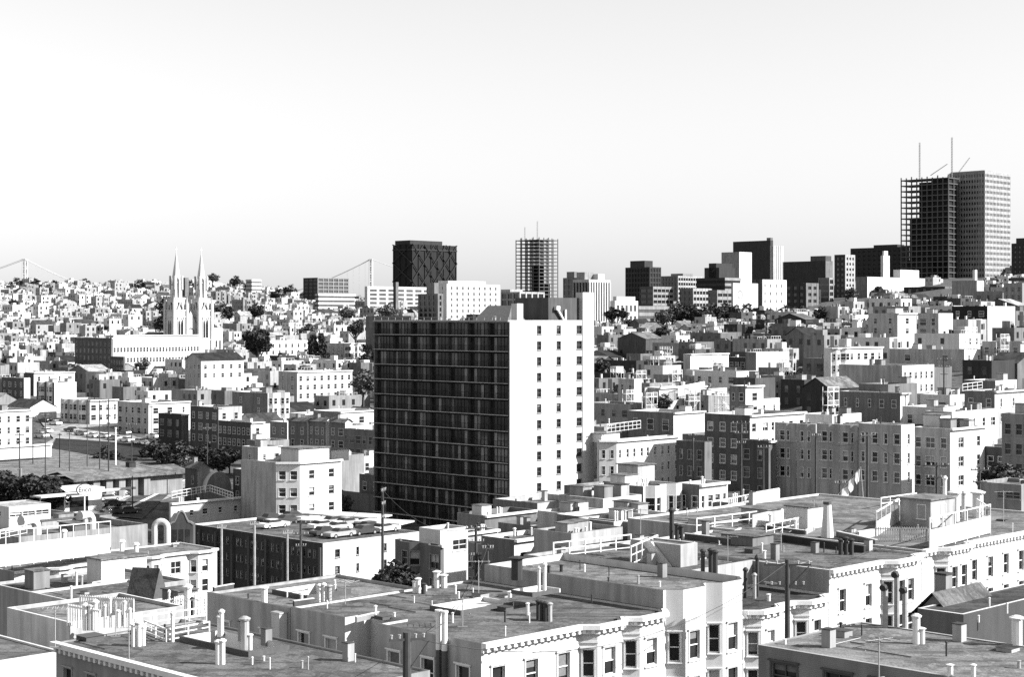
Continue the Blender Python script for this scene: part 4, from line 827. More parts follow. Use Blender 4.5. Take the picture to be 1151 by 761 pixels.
tower('very wide black hotel block crowning the right hill',956,1022,1030,277,1440,322,('w5','w4'),kind='grid',bay=5,mull=2.8,sp=2.8,dark='w6',cap=[(0,1,.2,.6,2.2,'w5')],name='hotel',cat='hotel')
tower('small white turret tower in front of the black hilltop hotel',990,993,1000,287,1300,310,('w0','w0'),kind='plain',cap=[(.2,.8,.2,.8,3.5,'w0')])
tower('dark mansard-roofed block at the right edge of the skyline',1137,1155,1170,273,1300,312,('w5','w5'),kind='grid',bay=4,mull=2.2,sp=2.4,cap=[(.1,.9,.2,.8,4,'w5')])
tower('low white flat-roofed block with square white hut on the right hill',962,975,1060,311,1100,328,('w3','w0'),kind='plain',cap=[(.45,.7,.2,.8,5.5,'w0')],name='apartment_building',cat='apartment building')
tower('dark pavilion-roofed block on the right hill',1016,1062,1070,322,960,334,('w5','w3'),kind='grid',bay=5,mull=2.5,name='apartment_building',cat='apartment building')
tower('grey stepped block with tall white mast-like chimney on the right hill',1070,1098,1106,315,800,336,('w2','w1'),kind='plain',cap=[(.1,.4,.1,.2,5,'w0')],name='apartment_building',cat='apartment building')
tower('dark unfinished-looking flats with open lattice end on the left hill',341,357,392,312,1350,332,('w5','w2'),st=3,kind='grid',bay=5,sp=.8,mull=.7,dark='w4',name='apartment_building',cat='apartment building')
tower('white flats with long curved-looking balconies on the left hill',354,358,399,330,1250,350,('w1','w0'),st=3.2,kind='band',sp=1.6,dark='w4',name='apartment_building',cat='apartment building')
tower('tall white flats with balconies and roof tower on the hill right of the church',276,283,294,314,1330,330,('w1','w0'),st=3,kind='band',sp=1.5,dark='w3',name='apartment_building',cat='apartment building')
tower('tall dark flats rising between the church spires',203,208,212,312,1380,335,('w4','w3'),kind='plain',name='apartment_building',cat='apartment building')
# ---------------------------------------------------------------- twin-spired church
def spire_tower(P,x,y,s):
    h=[0,0]; t=thing
    m=MB(); e=3.6
    m.box(x-e,x+e,y-e,y+e,0,30); 
    for dx in (-1,1):
        for dy in (-1,1): m.box(x+dx*e-.6,x+dx*e+.6,y+dy*e-.6,y+dy*e+.6,0,33.5); m.tube((x+dx*e,y+dy*e,33.5),(x+dx*e,y+dy*e,37),.7,4,0,.05)
    m.box(x-3.0,x+3.0,y-3.0,y+3.0,30,36)
    m.tube((x,y,36),(x,y,43),2.3,8,0,2.1)
    for i in range(8): a=2*pi*i/8; m.tube((x+2.5*cos(a),y+2.5*sin(a),36),(x+2.5*cos(a),y+2.5*sin(a),44.5),.3,5,0,.25); m.tube((x+2.5*cos(a),y+2.5*sin(a),44.5),(x+2.5*cos(a),y+2.5*sin(a),46.5),.35,5,0,.03)
    for z,q in ((9,3.85),(16.2,3.85),(27,3.85),(30,3.9),(35.6,3.3)): m.box(x-q,x+q,y-q,y+q,z,z+.5)
    for s_ in (-1,1):
        m.tube((x+s_*1.6,y-3.5,30.5),(x,y-3.5,34.2),.3,4); m.tube((x+s_*1.6,y-3.9,26),(x+s_*1.6,y-3.9,28.6),.22,4,0,.02); m.tube((x-3.9,y+s_*1.6,30.5),(x-3.5,y,34.2),.3,4)
        m.tube((x+s_*1.5,y-3.7,17),(x+s_*1.5,y-3.7,25.4),.22,5); m.tube((x+s_*1.5,y-3.7,25.4),(x,y-3.7,27),.22,5)
    o=m.build('bell_tower','w0',P)
    m=MB(); m.tube((x,y,43),(x,y,57.5),2.3,8,0,.1); [m.box(x+a-.35,x+a+.35,y+b-.35,y+b+.35,40,46.5) for a in (-2,2) for b in (-2,2)]; m.box(x-.1,x+.1,y-.1,y+.1,57.5,60.2); m.box(x-.75,x+.75,y-.1,y+.1,58.8,59.1); m.build('spire','w0',P)
    for (fx,fy,ang) in ((0,-1,0),(-1,0,-pi/2)):
        m=MB(); w_=.62
        for q in (-.75,.75):
            pl=[(q-w_/1.0*.9,0),(q+w_*.9,0),(q+w_*.9,6.2),(q+w_*.5,7.6),(q,8.2),(q-w_*.5,7.6),(q-w_*.9,6.2)]; m.face([(a,-.05,b) for a,b in pl])
        o=m.build('louvred_opening','glass',P,(x+fx*(e+.03),y+fy*(e+.03),17.5),ang)
        m=MB()
        for q in (-1.0,0,1.0): m.box(q-.3,q+.3,-.08,-.02,0,3.2)
        m.build('lancet_window','glass',P,(x+fx*(e+.03),y+fy*(e+.03),8),ang)
        m=MB()
        for q in (-.9,.9): m.box(q-.22,q+.22,-.08,0,0,3.6)
        m.build('lancet_window','glass',P,(x+fx*3.05,y+fy*3.05,30.4),ang)
cz=pt(198,418,790); X,Y,Z=cz
P=thing('church','white twin-spired church rising behind the long school block','church',(X,Y,-26.5),TH); 
spire_tower(P,0,0,1); dA=lb(226,X,Y); spire_tower(P,dA,0,1)
m=MB(); x0_,x1_=3.7,dA-3.7; m.box(x0_,x1_,-1.5,3.5,0,24); m.face([(x0_,-1.5,24),(x1_,-1.5,24),(dA/2,-1.5,30)]); m.face([(x0_,-1.5,24),(dA/2,-1.5,30),(dA/2,3.5,30),(x0_,3.5,24)],1); m.face([(x1_,-1.5,24),(dA/2,-1.5,30),(dA/2,3.5,30),(x1_,3.5,24)],1)
m.box(0,dA,3.7,34,0,16); m.face([(0,3.7,16.01),(0,34,16.01),(dA/2,34,20),(dA/2,3.7,20)],1); m.face([(dA,3.7,16.01),(dA,34,16.01),(dA/2,34,20),(dA/2,3.7,20)],1); m.box(dA+3.7,dA+11,-2,10,0,22); m.build('nave',['w0','r3'],P)
m=MB()
for i in range(16): a=2*pi*i/16; m.tube((dA/2+1.9*cos(a),-1.6,20+1.9*sin(a)),(dA/2+1.9*cos(a+.4),-1.6,20+1.9*sin(a+.4)),.25,4)
m.build('rose_window','w3',P); m=MB()
for q in (1.5,3.6,5.7): m.box(dA+3.7+q-.4,dA+3.7+q+.4,-2.08,-1.98,12,16)
m.build('lancet_window','glass',P)
PROT.append((193,276,240,378,790)); RECTS.append((toab(X,Y)[0]-6,toab(X,Y)[0]+36,toab(X,Y)[1]-5,toab(X,Y)[1]+dA+12))
# ---------------------------------------------------------------- suspension bridge
D=3440; A=pt(28,291,D); B=pt(417,289,D); P=thing('suspension_bridge','distant suspension bridge with two pale towers behind the hills','bridge',(A[0],A[1],-38),0); ztop=A[2]+38; dk_=60
def btower(x):
    m=MB()
    for s in (-1,1):
        for e in (-1,1): m.tube((x+s*2.6,e*8,-8),(x+s*2.2,e*8,ztop),1.15,4)
    for k in range(6):
        z0=dk_+4+k*(ztop-dk_-6)/6; z1=z0+(ztop-dk_-6)/6
        for e in (-8,8): m.tube((x-2.4,e,z0),(x+2.4,e,z1),.5,4); m.tube((x+2.4,e,z0),(x-2.4,e,z1),.5,4)
        m.tube((x,-8,z0),(x,8,z1),.8,4); m.tube((x,8,z0),(x,-8,z1),.8,4)
    m.box(x-3.4,x+3.4,-9,9,ztop-3,ztop); m.box(x-8,x+8,-12,12,-10,4); m.build('tower','bridge',P)
L_=B[0]-A[0]; btower(0); btower(L_)
m=MB()
def cab(x0,x1,f,n):
    p=None
    for i in range(n+1):
        x=x0+(x1-x0)*i/n; q=(x,f(x))
        if p:
            for e in (-8,8): m.tube((p[0],e,p[1]),(q[0],e,q[1]),.55,4)
        p=q
cab(0,L_,lambda x:dk_+3+(ztop-dk_-3)*((x-L_/2)/(L_/2))**2,36); cab(L_,L_+350,lambda x:ztop-(ztop-dk_)*((x-L_)/350)*(1.35-.35*(x-L_)/350),16); cab(-350,0,lambda x:ztop-(ztop-dk_)*(-x/350)*(1.35+.35*x/350),16); m.build('main_cable','bridge',P)
m=MB(); m.box(-900,L_+700,-9,9,dk_-8,dk_-7); m.box(-900,L_+700,-9,9,dk_,dk_+1)
for i in range(int((L_+1600)/12)): x=-900+i*12; m.tube((x,-9,dk_-7),(x+12,-9,dk_),.35,4); m.tube((x,9,dk_),(x+12,9,dk_-7),.35,4)
m.build('deck','bridge',P); m=MB(); 
for i in range(1,58):
    x=L_*i/58; z=dk_+3+(ztop-dk_-3)*((x-L_/2)/(L_/2))**2
    for e in (-8,8): m.box(x-.08,x+.08,e-.08,e+.08,dk_,z)
m.build('suspenders','bridge',P)
# ---------------------------------------------------------------- vegetation
rng=random.Random(3); nprg=None
def crown_mesh(n,shape,mat,seed,leaf=.09):
    r=random.Random(seed); m=MB()
    cl=[]
    for i in range(26 if shape!='cyp' else 18):
        while 1:
            p=[r.uniform(-1,1) for _ in range(3)]
            if sum(c*c for c in p)<1: break
        if shape=='cyp': c_=(p[0]*.25,p[1]*.25,p[2]*.9); q=.3*(1-abs(p[2])*.5)
        elif shape=='umb': c_=(p[0]*.75,p[1]*.75,p[2]*.5+.1*(1-p[0]**2)); q=r.uniform(.2,.36)
        else: c_=(p[0]*.66,p[1]*.66,p[2]*.62); q=r.uniform(.2,.4)
        cl.append((c_,q))
    for c_,q in cl:
        for j in range(n//len(cl)):
            while 1:
                p=[r.gauss(0,.55) for _ in range(3)]
                if sum(c*c for c in p)<1.3: break
            x,y,z=(c_[0]+p[0]*q,c_[1]+p[1]*q,c_[2]+p[2]*q*.8)
            a,b=r.uniform(0,2*pi),r.uniform(-1,1); s=leaf*r.uniform(.6,1.4)
            u=(cos(a)*s,sin(a)*s,b*s*.6); v=(-sin(a)*b*s,cos(a)*b*s,s*(1-abs(b)*.5))
            m.face([(x-u[0],y-u[1],z-u[2]),(x-v[0]*.5,y-v[1]*.5,z-v[2]*.5),(x+u[0],y+u[1],z+u[2]),(x+v[0],y+v[1],z+v[2])])
    return m.mesh('crown',[mat])
CR={'big':crown_mesh(9000,'round','leaf',1,.075),'umb':crown_mesh(4600,'umb','leaf',9,.05),'a':crown_mesh(1500,'round','leaf',2,.1),'b':crown_mesh(1500,'round','leafl',3,.1),'c':crown_mesh(1400,'umb','leaf',4,.1),'cyp':crown_mesh(1300,'cyp','leaf',5,.08)}
def trunk_mesh():
    m=MB(); m.tube((0,0,0),(.01,0,.55),.045,7,0,.032); m.tube((.01,0,.55),(.0,.02,.8),.032,7,0,.015)
    for a in range(5): t=a*1.257; m.tube((.01,0,.5+.03*a),(.22*cos(t),.22*sin(t),.75+.02*a),.02,5,0,.006)
    return m.mesh('trunk',['wood'])
TR=trunk_mesh()
def tree(label,px,py,D,rad,h=None,kind='a',gnd=None,sq=.85,group='dark trees among the houses'):
    """centre of the crown at a photo pixel"""
    x,y,z=pt(px,py,D); g=gz(x,y) if gnd is None else gnd; hh=max(z-g,rad*1.0)
    P=thing('tree',label,'tree',(x,y,z-hh),random.uniform(0,6),group)
    ob('trunk',TR,P,(0,0,0),0,(hh*1.1,hh*1.1,hh*1.15)); ob('crown',CR[kind],P,(0,0,hh),0,(rad,rad,rad*sq)); return P
tree('large round dark tree with bare trunk right of the church',290,383,640,7.4,kind='big',sq=.9)
tree('dense dark tree at the left edge by the filling station',14,548,322,6.2,kind='big',sq=.75); tree('dense dark tree beside the filling station roof',44,550,318,5.6,kind='big',sq=.75)
tree('leafless-looking dark tree between the two filling-station trees and the low schoolroom',62,560,316,3.2,kind='a')
tree('tall narrow cypress left of two behind the white flats',352,394,735,5,kind='cyp',sq=2.0); tree('tall narrow cypress right of two behind the white flats',362,395,735,5.4,kind='cyp',sq=2.1)
tree('dark tree against the left edge of the balcony tower, upper',417,405,640,6,kind='a',sq=1.3); tree('dark shrubby tree left of the balcony tower',408,428,520,5.4,kind='b',sq=.9); tree('dark tree at the foot of the blank-walled block',381,566,300,3.4,kind='a',sq=1.0); tree('small dark tree beside the chamfered house garage',366,572,296,2.6,kind='a')
for i,(px,py,D,r,k) in enumerate([(20,520-200,1400,9,'a'),(27,330,1390,8,'a'),(62,324,1420,10,'a'),(36,326,1370,7,'b'),(85,351,1150,9,'b'),(132,330,1380,8,'a'),(158,322,1420,9,'a'),(165,332,1390,8,'a'),(188,345,1050,10,'a'),(186,362,950,9,'a'),(176,350,1040,7,'b'),(118,337,1300,6,'b'),(252,350,1020,8,'a'),(272,311,1420,10,'a'),(265,316,1410,7,'a'),
    (283,323,1400,9,'a'),(300,322,1400,7,'a'),(312,332,1300,8,'a'),(326,327,1350,8,'a'),(293,343,1080,9,'a'),(288,348,1060,7,'a'),(215,322,1400,8,'a'),(330,347,1080,7,'a'),(400,368,760,5,'a'),(437,352,900,7,'b'),(485,338,1000,5,'a'),
    (75,325,1400,7,'a'),(40,318,1430,6,'a'),(10,352,1150,6,'b'),(55,372,980,5,'b'),(240,312,1430,6,'b'),(222,368,900,6,'a'),(112,372,960,5,'b'),(345,372,880,6,'b'),(318,372,860,6,'b'),(390,352,1000,6,'b'),(96,318,1440,6,'a'),(205,352,1060,6,'a')]):
    if i%3==1: continue
    tree(None,px,py,D,r,kind=k)['_px']=(px,py)
TL=[]
for i,(px,py,D,r,k) in enumerate([(756,352,800,6,'a'),(766,350,810,7,'a'),(778,351,800,6,'a'),(790,353,790,6,'a'),(803,352,800,7,'a'),(815,351,810,7,'a'),(828,352,800,6,'a'),(841,352,800,7,'a'),(854,354,790,6,'a'),(746,356,780,5,'b'),(868,355,800,5,'b'),(688,352,850,5,'a'),(700,352,850,4,'a'),
    (975,318,1150,7,'a'),(985,330,1000,6,'b'),(958,330,1050,6,'b'),(946,352,700,5,'b'),(884,350,800,5,'a'),(902,352,780,5,'b'),(925,366,620,4,'b'),(870,372,600,4,'a'),(746,452,400,3,'a'),(893,425,430,4,'a'),(1095,400,450,3,'b'),(676,412,520,4,'a'),(775,440,430,3,'b'),(1080,365,560,4,'a'),(1120,535,240,3,'a'),(1134,538,238,3,'b'),(1112,541,242,2,'b'),
    (175,505,412,4,'a'),(190,512,405,4,'a'),(204,508,405,4,'a'),(218,515,392,4,'a'),(232,510,392,4,'a'),(246,516,385,4,'a'),(196,520,392,3,'a'),(212,522,385,3,'b'),(258,512,388,3,'a'),(166,508,420,3,'a'),(120,512,420,4,'a'),(112,516,415,3,'a'),(128,516,412,3,'a'),(445,648,196,3,'a'),(438,652,190,2.4,'a'),(310,548,360,3,'b')]):
    tree(None,px,py,D,r,kind=k)['_px']=(px,py)
# ---------------------------------------------------------------- procedural infill houses on the street grid
LM=[(28,'leftmost bridge tower'),(105,'dark brick school wing'),(155,'long school block'),(212,'twin-spired church'),(290,'large round tree'),(365,'lattice-ended hill flats'),(417,'central bridge tower'),(478,'cross-braced black tower'),(560,'balcony tower'),(603,'steel skeleton tower'),(664,'striped office tower'),(722,'plain dark tower'),(800,'dark stepped block'),(838,'ring-emblem wall'),(868,'ribbed slender tower'),(908,'long dark block'),(950,'white-cornered dark block'),(990,'black hilltop hotel'),(1040,'unfinished dark tower'),(1100,'pale concrete tower'),(1145,'mansard-roofed block')]
OPEN=[(-40,212,300,500),(212,330,330,395)]
rng=random.Random(11); cand=[]
PW=9.0; PD=15.0
def proj(x,y,z): return CX+F*x/y, HY-F*z/y
def hit(r):
    for q in RECTS:
        if r[0]<q[1]+.6 and r[1]>q[0]-.6 and r[2]<q[3]+.6 and r[3]>q[2]-.6: return True
    return False
for PW,PD,Y0_,Y1_ in ((7.2,11.5,300,640),(6.6,11.0,640,1520)):
  for ia in range(-130,220):
    for ib in range(5,190):
        # block pattern: streets every 8 lots along a, every 4 rows along b
        a0=ia*PW+floor(ia/9)*13; b0=ib*PD+floor(ib/2)*7+floor(ib/6)*12
        aw=PW-rng.uniform(0,.6); bw=PD-rng.uniform(0,4)
        if rng.random()<.22: aw=PW*2-rng.uniform(0,1)
        r1,r2,r3,r4,r5=[rng.random() for _ in range(5)]
        x=-ST*a0+CT*b0; y=CT*a0+ST*b0
        if y<Y0_ or y>=Y1_: continue
        px=CX+F*x/y
        if px<-160 or px>1420: continue
        if any(p0<px<p1 and d0<y<d1 for p0,p1,d0,d1 in OPEN): continue
        if y<325 and px<930: continue
        rc=(a0,a0+aw,b0,b0+bw)
        if hit(rc): continue
        g=min(gz(x,y),gz(x-ST*aw+CT*bw,y+CT*aw+ST*bw)); g2=max(gz(x,y),gz(x-ST*aw+CT*bw,y+CT*aw+ST*bw))
        h=(4.6+5.0*r1)+(3.5 if r2<.12 and y>600 else 0)
        if y>1250: h*=.9
        top=g2+h; H=top-g+3
        u0,v0=proj(x,y,top); ul=CX+F*(x-ST*aw)/(y+CT*aw); ur=CX+F*(x+CT*bw)/(y+ST*bw)
        if any(ul<q[2] and ur>q[0] and v0-2<q[3] and v0+999>q[1] and v0<q[3] and y<q[4] for q in PROT): continue
        if r3<.07: continue   # gaps, yards
        RECTS.append(rc); cand.append((y,x,g,aw,bw,H,r3,r4,r5,u0,v0))
cand.sort(key=lambda t:(t[9]<-18 or t[9]>1168, t[0]))
nvis=sum(1 for t in cand if -18<=t[9]<=1168)
print('infill candidates',len(cand))
WM=['w0','w0','w0','w0','w1','w1','w1','w2','w2','w3','w3','w4','w5']
SH={'w0':'white','w1':'off-white','w2':'pale grey','w3':'grey','w4':'dark grey','w5':'near-black'}
RM=['r0','r0','r1','r2','r3','r3','r4']; RN={'r0':'pale','r1':'grey','r2':'grey','r3':'dark','r4':'black'}
def simple_house(mb,ox,oy,oz,aw,bw,H,wm,rm,gab,seed,world):
    """adds one far house (walls, recessed flat or pitched roof, dark window boxes, roof hut) to mb; world=True bakes position"""
    rr=random.Random(seed)
    def tr(p):
        return (ox+CT*p[0]-ST*p[1],oy+ST*p[0]+CT*p[1],oz+p[2]) if world else p
    def F_(ps,mi): mb.face([tr(p) for p in ps],mi)
    def B_(x0,x1,y0,y1,z0,z1,mi):
        q=[(x0,y0,z0),(x1,y0,z0),(x1,y1,z0),(x0,y1,z0),(x0,y0,z1),(x1,y0,z1),(x1,y1,z1),(x0,y1,z1)]
        for f in ((4,5,6,7),(0,1,5,4),(1,2,6,5),(2,3,7,6),(3,0,4,7)): F_([q[i] for i in f],mi)
    w,d=bw,aw
    if gab:
        for f in (((0,0),(w,0)),((w,0),(w,d)),((w,d),(0,d)),((0,d),(0,0))): F_([(*f[0],0),(*f[1],0),(*f[1],H-1.5),(*f[0],H-1.5)],wm)
        if gab==1:
            F_([(-.3,-.3,H-1.6),(w+.3,-.3,H-1.6),(w+.3,d/2,H+.8),(-.3,d/2,H+.8)],rm); F_([(-.3,d+.3,H-1.6),(w+.3,d+.3,H-1.6),(w+.3,d/2,H+.8),(-.3,d/2,H+.8)],rm)
            F_([(0,0,H-1.5),(0,d,H-1.5),(0,d/2,H+.7)],wm)
        else:
            F_([(-.3,-.3,H-1.6),(-.3,d+.3,H-1.6),(w/2,d+.3,H+.8),(w/2,-.3,H+.8)],rm); F_([(w+.3,-.3,H-1.6),(w+.3,d+.3,H-1.6),(w/2,d+.3,H+.8),(w/2,-.3,H+.8)],rm)
            F_([(0,0,H-1.5),(w,0,H-1.5),(w/2,0,H+.7)],wm)
    else:
        B_(0,w,0,.3,0,H,wm); B_(0,.3,.3,d,0,H,wm); B_(w-.3,w,.3,d,0,H-.3,wm); B_(.3,w-.3,d-.3,d,0,H-.2,wm); F_([(.3,.3,H-.6),(w-.3,.3,H-.6),(w-.3,d-.3,H-.6),(.3,d-.3,H-.6)],rm)
        if rr.random()<.6: x=rr.uniform(1,w-4.5); y=rr.uniform(.6,max(.7,d-4)); B_(x,x+rr.uniform(1.6,3.2),y,y+2.5,H-.6,H+rr.uniform(.9,2.0),rr.choice([wm,0,0,2]))
        for _ in range(4): x=rr.uniform(1,w-1.5); y=rr.uniform(.6,d-1.2); B_(x,x+.5,y,y+.5,H-.6,H+rr.uniform(.5,1.3),rr.choice([0,2,3,5]))
        if rr.random()<.3: x=rr.uniform(1,w-5.5); B_(x,x+3.5,-.1 if rr.random()<.5 else .8,.0 if 0 else 1.2,H,H+.1,0); [B_(x+k,x+k+.15,.8,1.0,H-.6,H,0) for k in (0,1.7,3.3)]
        if rr.random()<.35:
            x=rr.uniform(0,w*.4); x2=min(w,x+rr.uniform(3,6)); B_(x,x2,.05,.13,H+.85,H+.95,0); B_(x,x+.08,.1,d*.6,H+.85,H+.95,0)
            for k in range(5): B_(x+(x2-x)*k/4-.05,x+(x2-x)*k/4+.05,.05,.13,H,H+.9,0)
    st=3.0; nf=max(1,int((H-3.2)/st)); bay=(not gab) and rr.random()<.45
    for f in range(nf):
        z=H-2.9-(1.3 if gab else 0)-f*st
        if z<.3: break
        n=max(2,int(w/3.2)); 
        if rr.random()<.8:
            for i in range(n):
                if rr.random()<.75: x=(i+.5)*w/n; B_(x-.55,x+.55,-.06,.05,z,z+1.7,6)
        n=max(1,int(d/2.8))
        for i in range(n):
            if rr.random()<.8: y=(i+.5)*d/n; B_(-.05,.05,y-.55,y+.55,z,z+1.6,6)
    if bay:
        x=rr.uniform(1.5,max(1.6,w-4.5)); zb=max(0,H-2*st-1)
        pl=[(x,0),(x+.8,-.9),(x+2.4,-.9),(x+3.2,0)]
        for i in range(3): F_([(*pl[i],zb),(*pl[i+1],zb),(*pl[i+1],H-.2),(*pl[i],H-.2)],wm)
        F_([(*p,H-.2) for p in pl],rm)
        for f in range(min(nf,2)): B_(x+1.1,x+2.1,-.95,-.85,H-2.9-f*st,H-1.3-f*st,6)
HM=['w0','w1','w2','w3','w4','w5','glass','r0','r1','r2','r3','r4']; HI={k:i for i,k in enumerate(HM)}
NTH=296; bulk=MB(); infl=[]
for n,(y,x,g,aw,bw,H,r3,r4,r5,u0,v0) in enumerate(cand):
    if u0<430 and y>640: r4=r4*.8 if r4<.85 else r4
    if u0>600: r4=r4**.7; r5=r5**.7
    wm=WM[int(r4*len(WM))] if not (u0<430 and y>800 and r4>.86) else 'w1'; rm=RM[int(r5*len(RM))]; gab=0 if r3>.15 else (1 if r3>.11 else 2)
    if n<min(NTH,nvis):
        if y<440 and not gab:
            P,_=build_house(None,(x,y,g-3),bw,aw,H,W='w0' if wm in('w0','w1') else wm,R=rm,nl=max(2,int(aw/3)),nr=max(2,int(bw/3.2)) if r3>.5 else 0,lod=2,rows=3,clut=4,par=.5,seed=n,WL='w3' if r3>.7 else None)
        else:
            m=MB(); simple_house(m,0,0,0,aw,bw,H,HI[wm],HI[rm],gab,n,False); P=m.build('house',HM,None,(x,y,g-3),TH)
        tag(P,None,'house','houses packed over the hillsides'); infl.append((P,u0,v0,y,wm,rm,gab,bw*aw))
    else: simple_house(bulk,x,y,g-3,aw,bw,H,HI[wm],HI[rm],gab,n,True)
o=bulk.build('hillside_houses',HM); tag(o,'mass of small pale houses packed over the far hillsides',None,None,'stuff')
ORD=['','second ','third ','fourth ','fifth ','sixth ','seventh ','eighth ','ninth ','tenth ','eleventh ','twelfth ','thirteenth ','fourteenth ','fifteenth ','sixteenth ']
from collections import defaultdict
def label_group(items,make):
    gr=defaultdict(list)
    for it in items: gr[make(it)].append(it)
    return gr
def near_lm(u): return min(LM,key=lambda t:abs(t[0]-u))
def mk(it):
    P,u,v,y,wm,rm,gab,ar=it; lm=near_lm(u); side='left of' if u<lm[0]-7 else 'right of' if u>lm[0]+7 else 'straight below'
    kind='gabled house' if gab else 'flat-topped house'
    return '%s %s with %s roof, %s the %s'%(SH[wm],kind,RN[rm],side,lm[1])
for k,v in label_group(infl,mk).items():
    v.sort(key=lambda t:t[2])
    for i,it in enumerate(v):
        if len(v)>1: pre=('topmost ' if i==0 else 'lowest ' if i==len(v)-1 else ORD[i]+'topmost ')
        else: pre=''
        it[0]['label']=(pre+k)
rng=random.Random(77); k=0
while k<55:
    px=rng.uniform(-5,1155) if rng.random()<.6 else rng.uniform(0,440); y=rng.uniform(620,1450); x=uof(px)*y; a,b=toab(x,y)
    if px>400 and rng.random()<.5: y=rng.uniform(420,1100); x=uof(px)*y; a,b=toab(x,y)
    k+=1
    r=rng.uniform(2.2,5.5); z=gz(x,y); u,v=proj(x,y,z+r+3)
    if any(q[0]-4<u<q[2]+4 and q[1]-8<v<q[3] and y<q[4] for q in PROT): continue
    hs=z+rng.uniform(4,8); u,v=proj(x,y,hs)
    tree(None,u,v,y,r,kind=rng.choice(['a','a','c','b']))['_px']=(u,v)
# trees that still need a label
ts=[o for o in col.objects if o.get('_px') is not None]
def mkt(o):
    u,v=o['_px']; lm=near_lm(u); side='left of' if u<lm[0]-6 else 'right of' if u>lm[0]+6 else 'straight below'
    return 'dark leafy tree between the houses %s the %s'%(side,lm[1])
for k,v in label_group(ts,mkt).items():
    v.sort(key=lambda o:o['_px'][1])
    for i,o in enumerate(v): o['label']=(('topmost ' if i==0 else 'lowest ' if i==len(v)-1 else ORD[i]+'topmost ') if len(v)>1 else '')+k
for o in ts: del o['_px']
# ---------------------------------------------------------------- ground, streets, field, water
PX=[-700,-400,-150]+list(range(-60,1240,26))+[1400,1700,2100]; DD=[20,40,60,80,110,140,170,200,220,240,260,280]+list(range(300,720,12))+list(range(720,1560,30))+[1600,1700,1900,2100,2300,2500,2700,3200]
v=[];f=[]
for D in DD:
    for p in PX: X,Y,_=pt(p,0,D); v.append((X,Y,gz(X,Y)))
n=len(PX)
for j in range(len(DD)-1):
    for i in range(n-1): b=j*n+i; f.append((b,b+1,b+n+1,b+n))
me=bpy.data.meshes.new('ground'); me.from_pydata(v,[],f); me.materials.append(M['ground']); tag(ob('ground',me),None,None,None,'structure')
m=MB(); m.box(-40000,40000,1900,60000,-60,-38); tag(m.build('bay_water','water'),None,None,None,'structure')
m=MB(); m.box(-3000,3000,-3000,30,-62,-58) ; m.face([(-8000,-8000,-61),(8000,-8000,-61),(8000,2200,-61),(-8000,2200,-61)]); tag(m.build('lowland','ground'),None,None,None,'structure')
def drape(name,q,mat,lift,n=10):
    g=MB(); P=[[None]*(n+1) for _ in range(n+1)]
    W=[onground(*p,90,900) for p in q]
    for i in range(n+1):
        for j in range(n+1):
            s,t=i/n,j/n; x=(1-s)*(1-t)*W[0][0]+s*(1-t)*W[1][0]+s*t*W[2][0]+(1-s)*t*W[3][0]; y=(1-s)*(1-t)*W[0][1]+s*(1-t)*W[1][1]+s*t*W[2][1]+(1-s)*t*W[3][1]
            P[i][j]=(x,y,gz(x,y)+lift)
    for i in range(n):
        for j in range(n): g.face([P[i][j],P[i+1][j],P[i+1][j+1],P[i][j+1]])
    return tag(g.build(name,mat),None,None,None,'structure')
drape('playing_field',[(-20,521),(60,500),(178,520),(20,556)],'dirt',.12)
drape('shadowed_court',[(68,489),(170,499),(150,522),(58,505)],'court',.2)  # court sheet with the fence's shadow put into its colour
drape('street',[(36,462),(60,462),(186,503),(60,494)],'pave',.28)
drape('street',[(60,494),(186,503),(185,499.5),(66,489)],'asph',.34) if 0 else None
drape('pavement',[(58,502),(66,488),(50,508),(0,514)],'pave',.3)
drape('car_park',[(60,566),(210,540),(230,545),(120,590)],'pave',.15)
drape('street',[(185,538),(215,534),(160,585),(115,582)],'asph',.22)
for q in ([(186,540),(188,540),(128,568),(125,567)],[(207,541),(209,541.5),(146,574),(143,573)]):
    drape('painted_line',q,'paint',.3)
# low schoolroom with long roof
x0,y0,z0=pt(84,538,336); dd=la(55,x0,y0); ww=lb(206,x0,y0); H=5.2
P=thing('schoolroom','low brick schoolroom with long shallow roof and lit piers beside the car park','school building',(x0,y0,z0-H),TH)
m=MB(); m.face([(-1,-1.2,H-.2),(ww*.72,-1.2,H-.2),(ww*.72,dd/2,H+1.0),(-1,dd/2,H+1.0)]); m.face([(-1,dd+1,H-.2),(ww+1,dd+1,H-.2),(ww+1,dd/2,H+1.0),(-1,dd/2,H+1.0)]); m.face([(ww*.72,-1.2,H-.2),(ww+1,-1.2,H-.2),(ww+1,dd/2,H+1.0),(ww*.72,dd/2,H+1.0)])
for yy,z_ in ((-1.2,H-.2),): m.box(-1,ww+1,yy-.1,yy,z_-.4,z_)
m.box(-1.1,-1,-1.2,dd+1,H-.6,H-.2); m.build('roof','r1',P)
m=MB(); m.box(0,ww*.68,2.2,dd,0,H-.4,1); m.box(ww*.68,ww,.2,dd,0,H-.4,0)
for i in range(6): a=1+i*ww*.115; m.box(a,a+1.5,-.5,2.2,0,H-.45,0)
m.build('wall',['w2','w5'],P); hut(P,ww*.6,dd/2-.5,H+.6,1.6,1.4,1.3,'w5','r4','chimney')
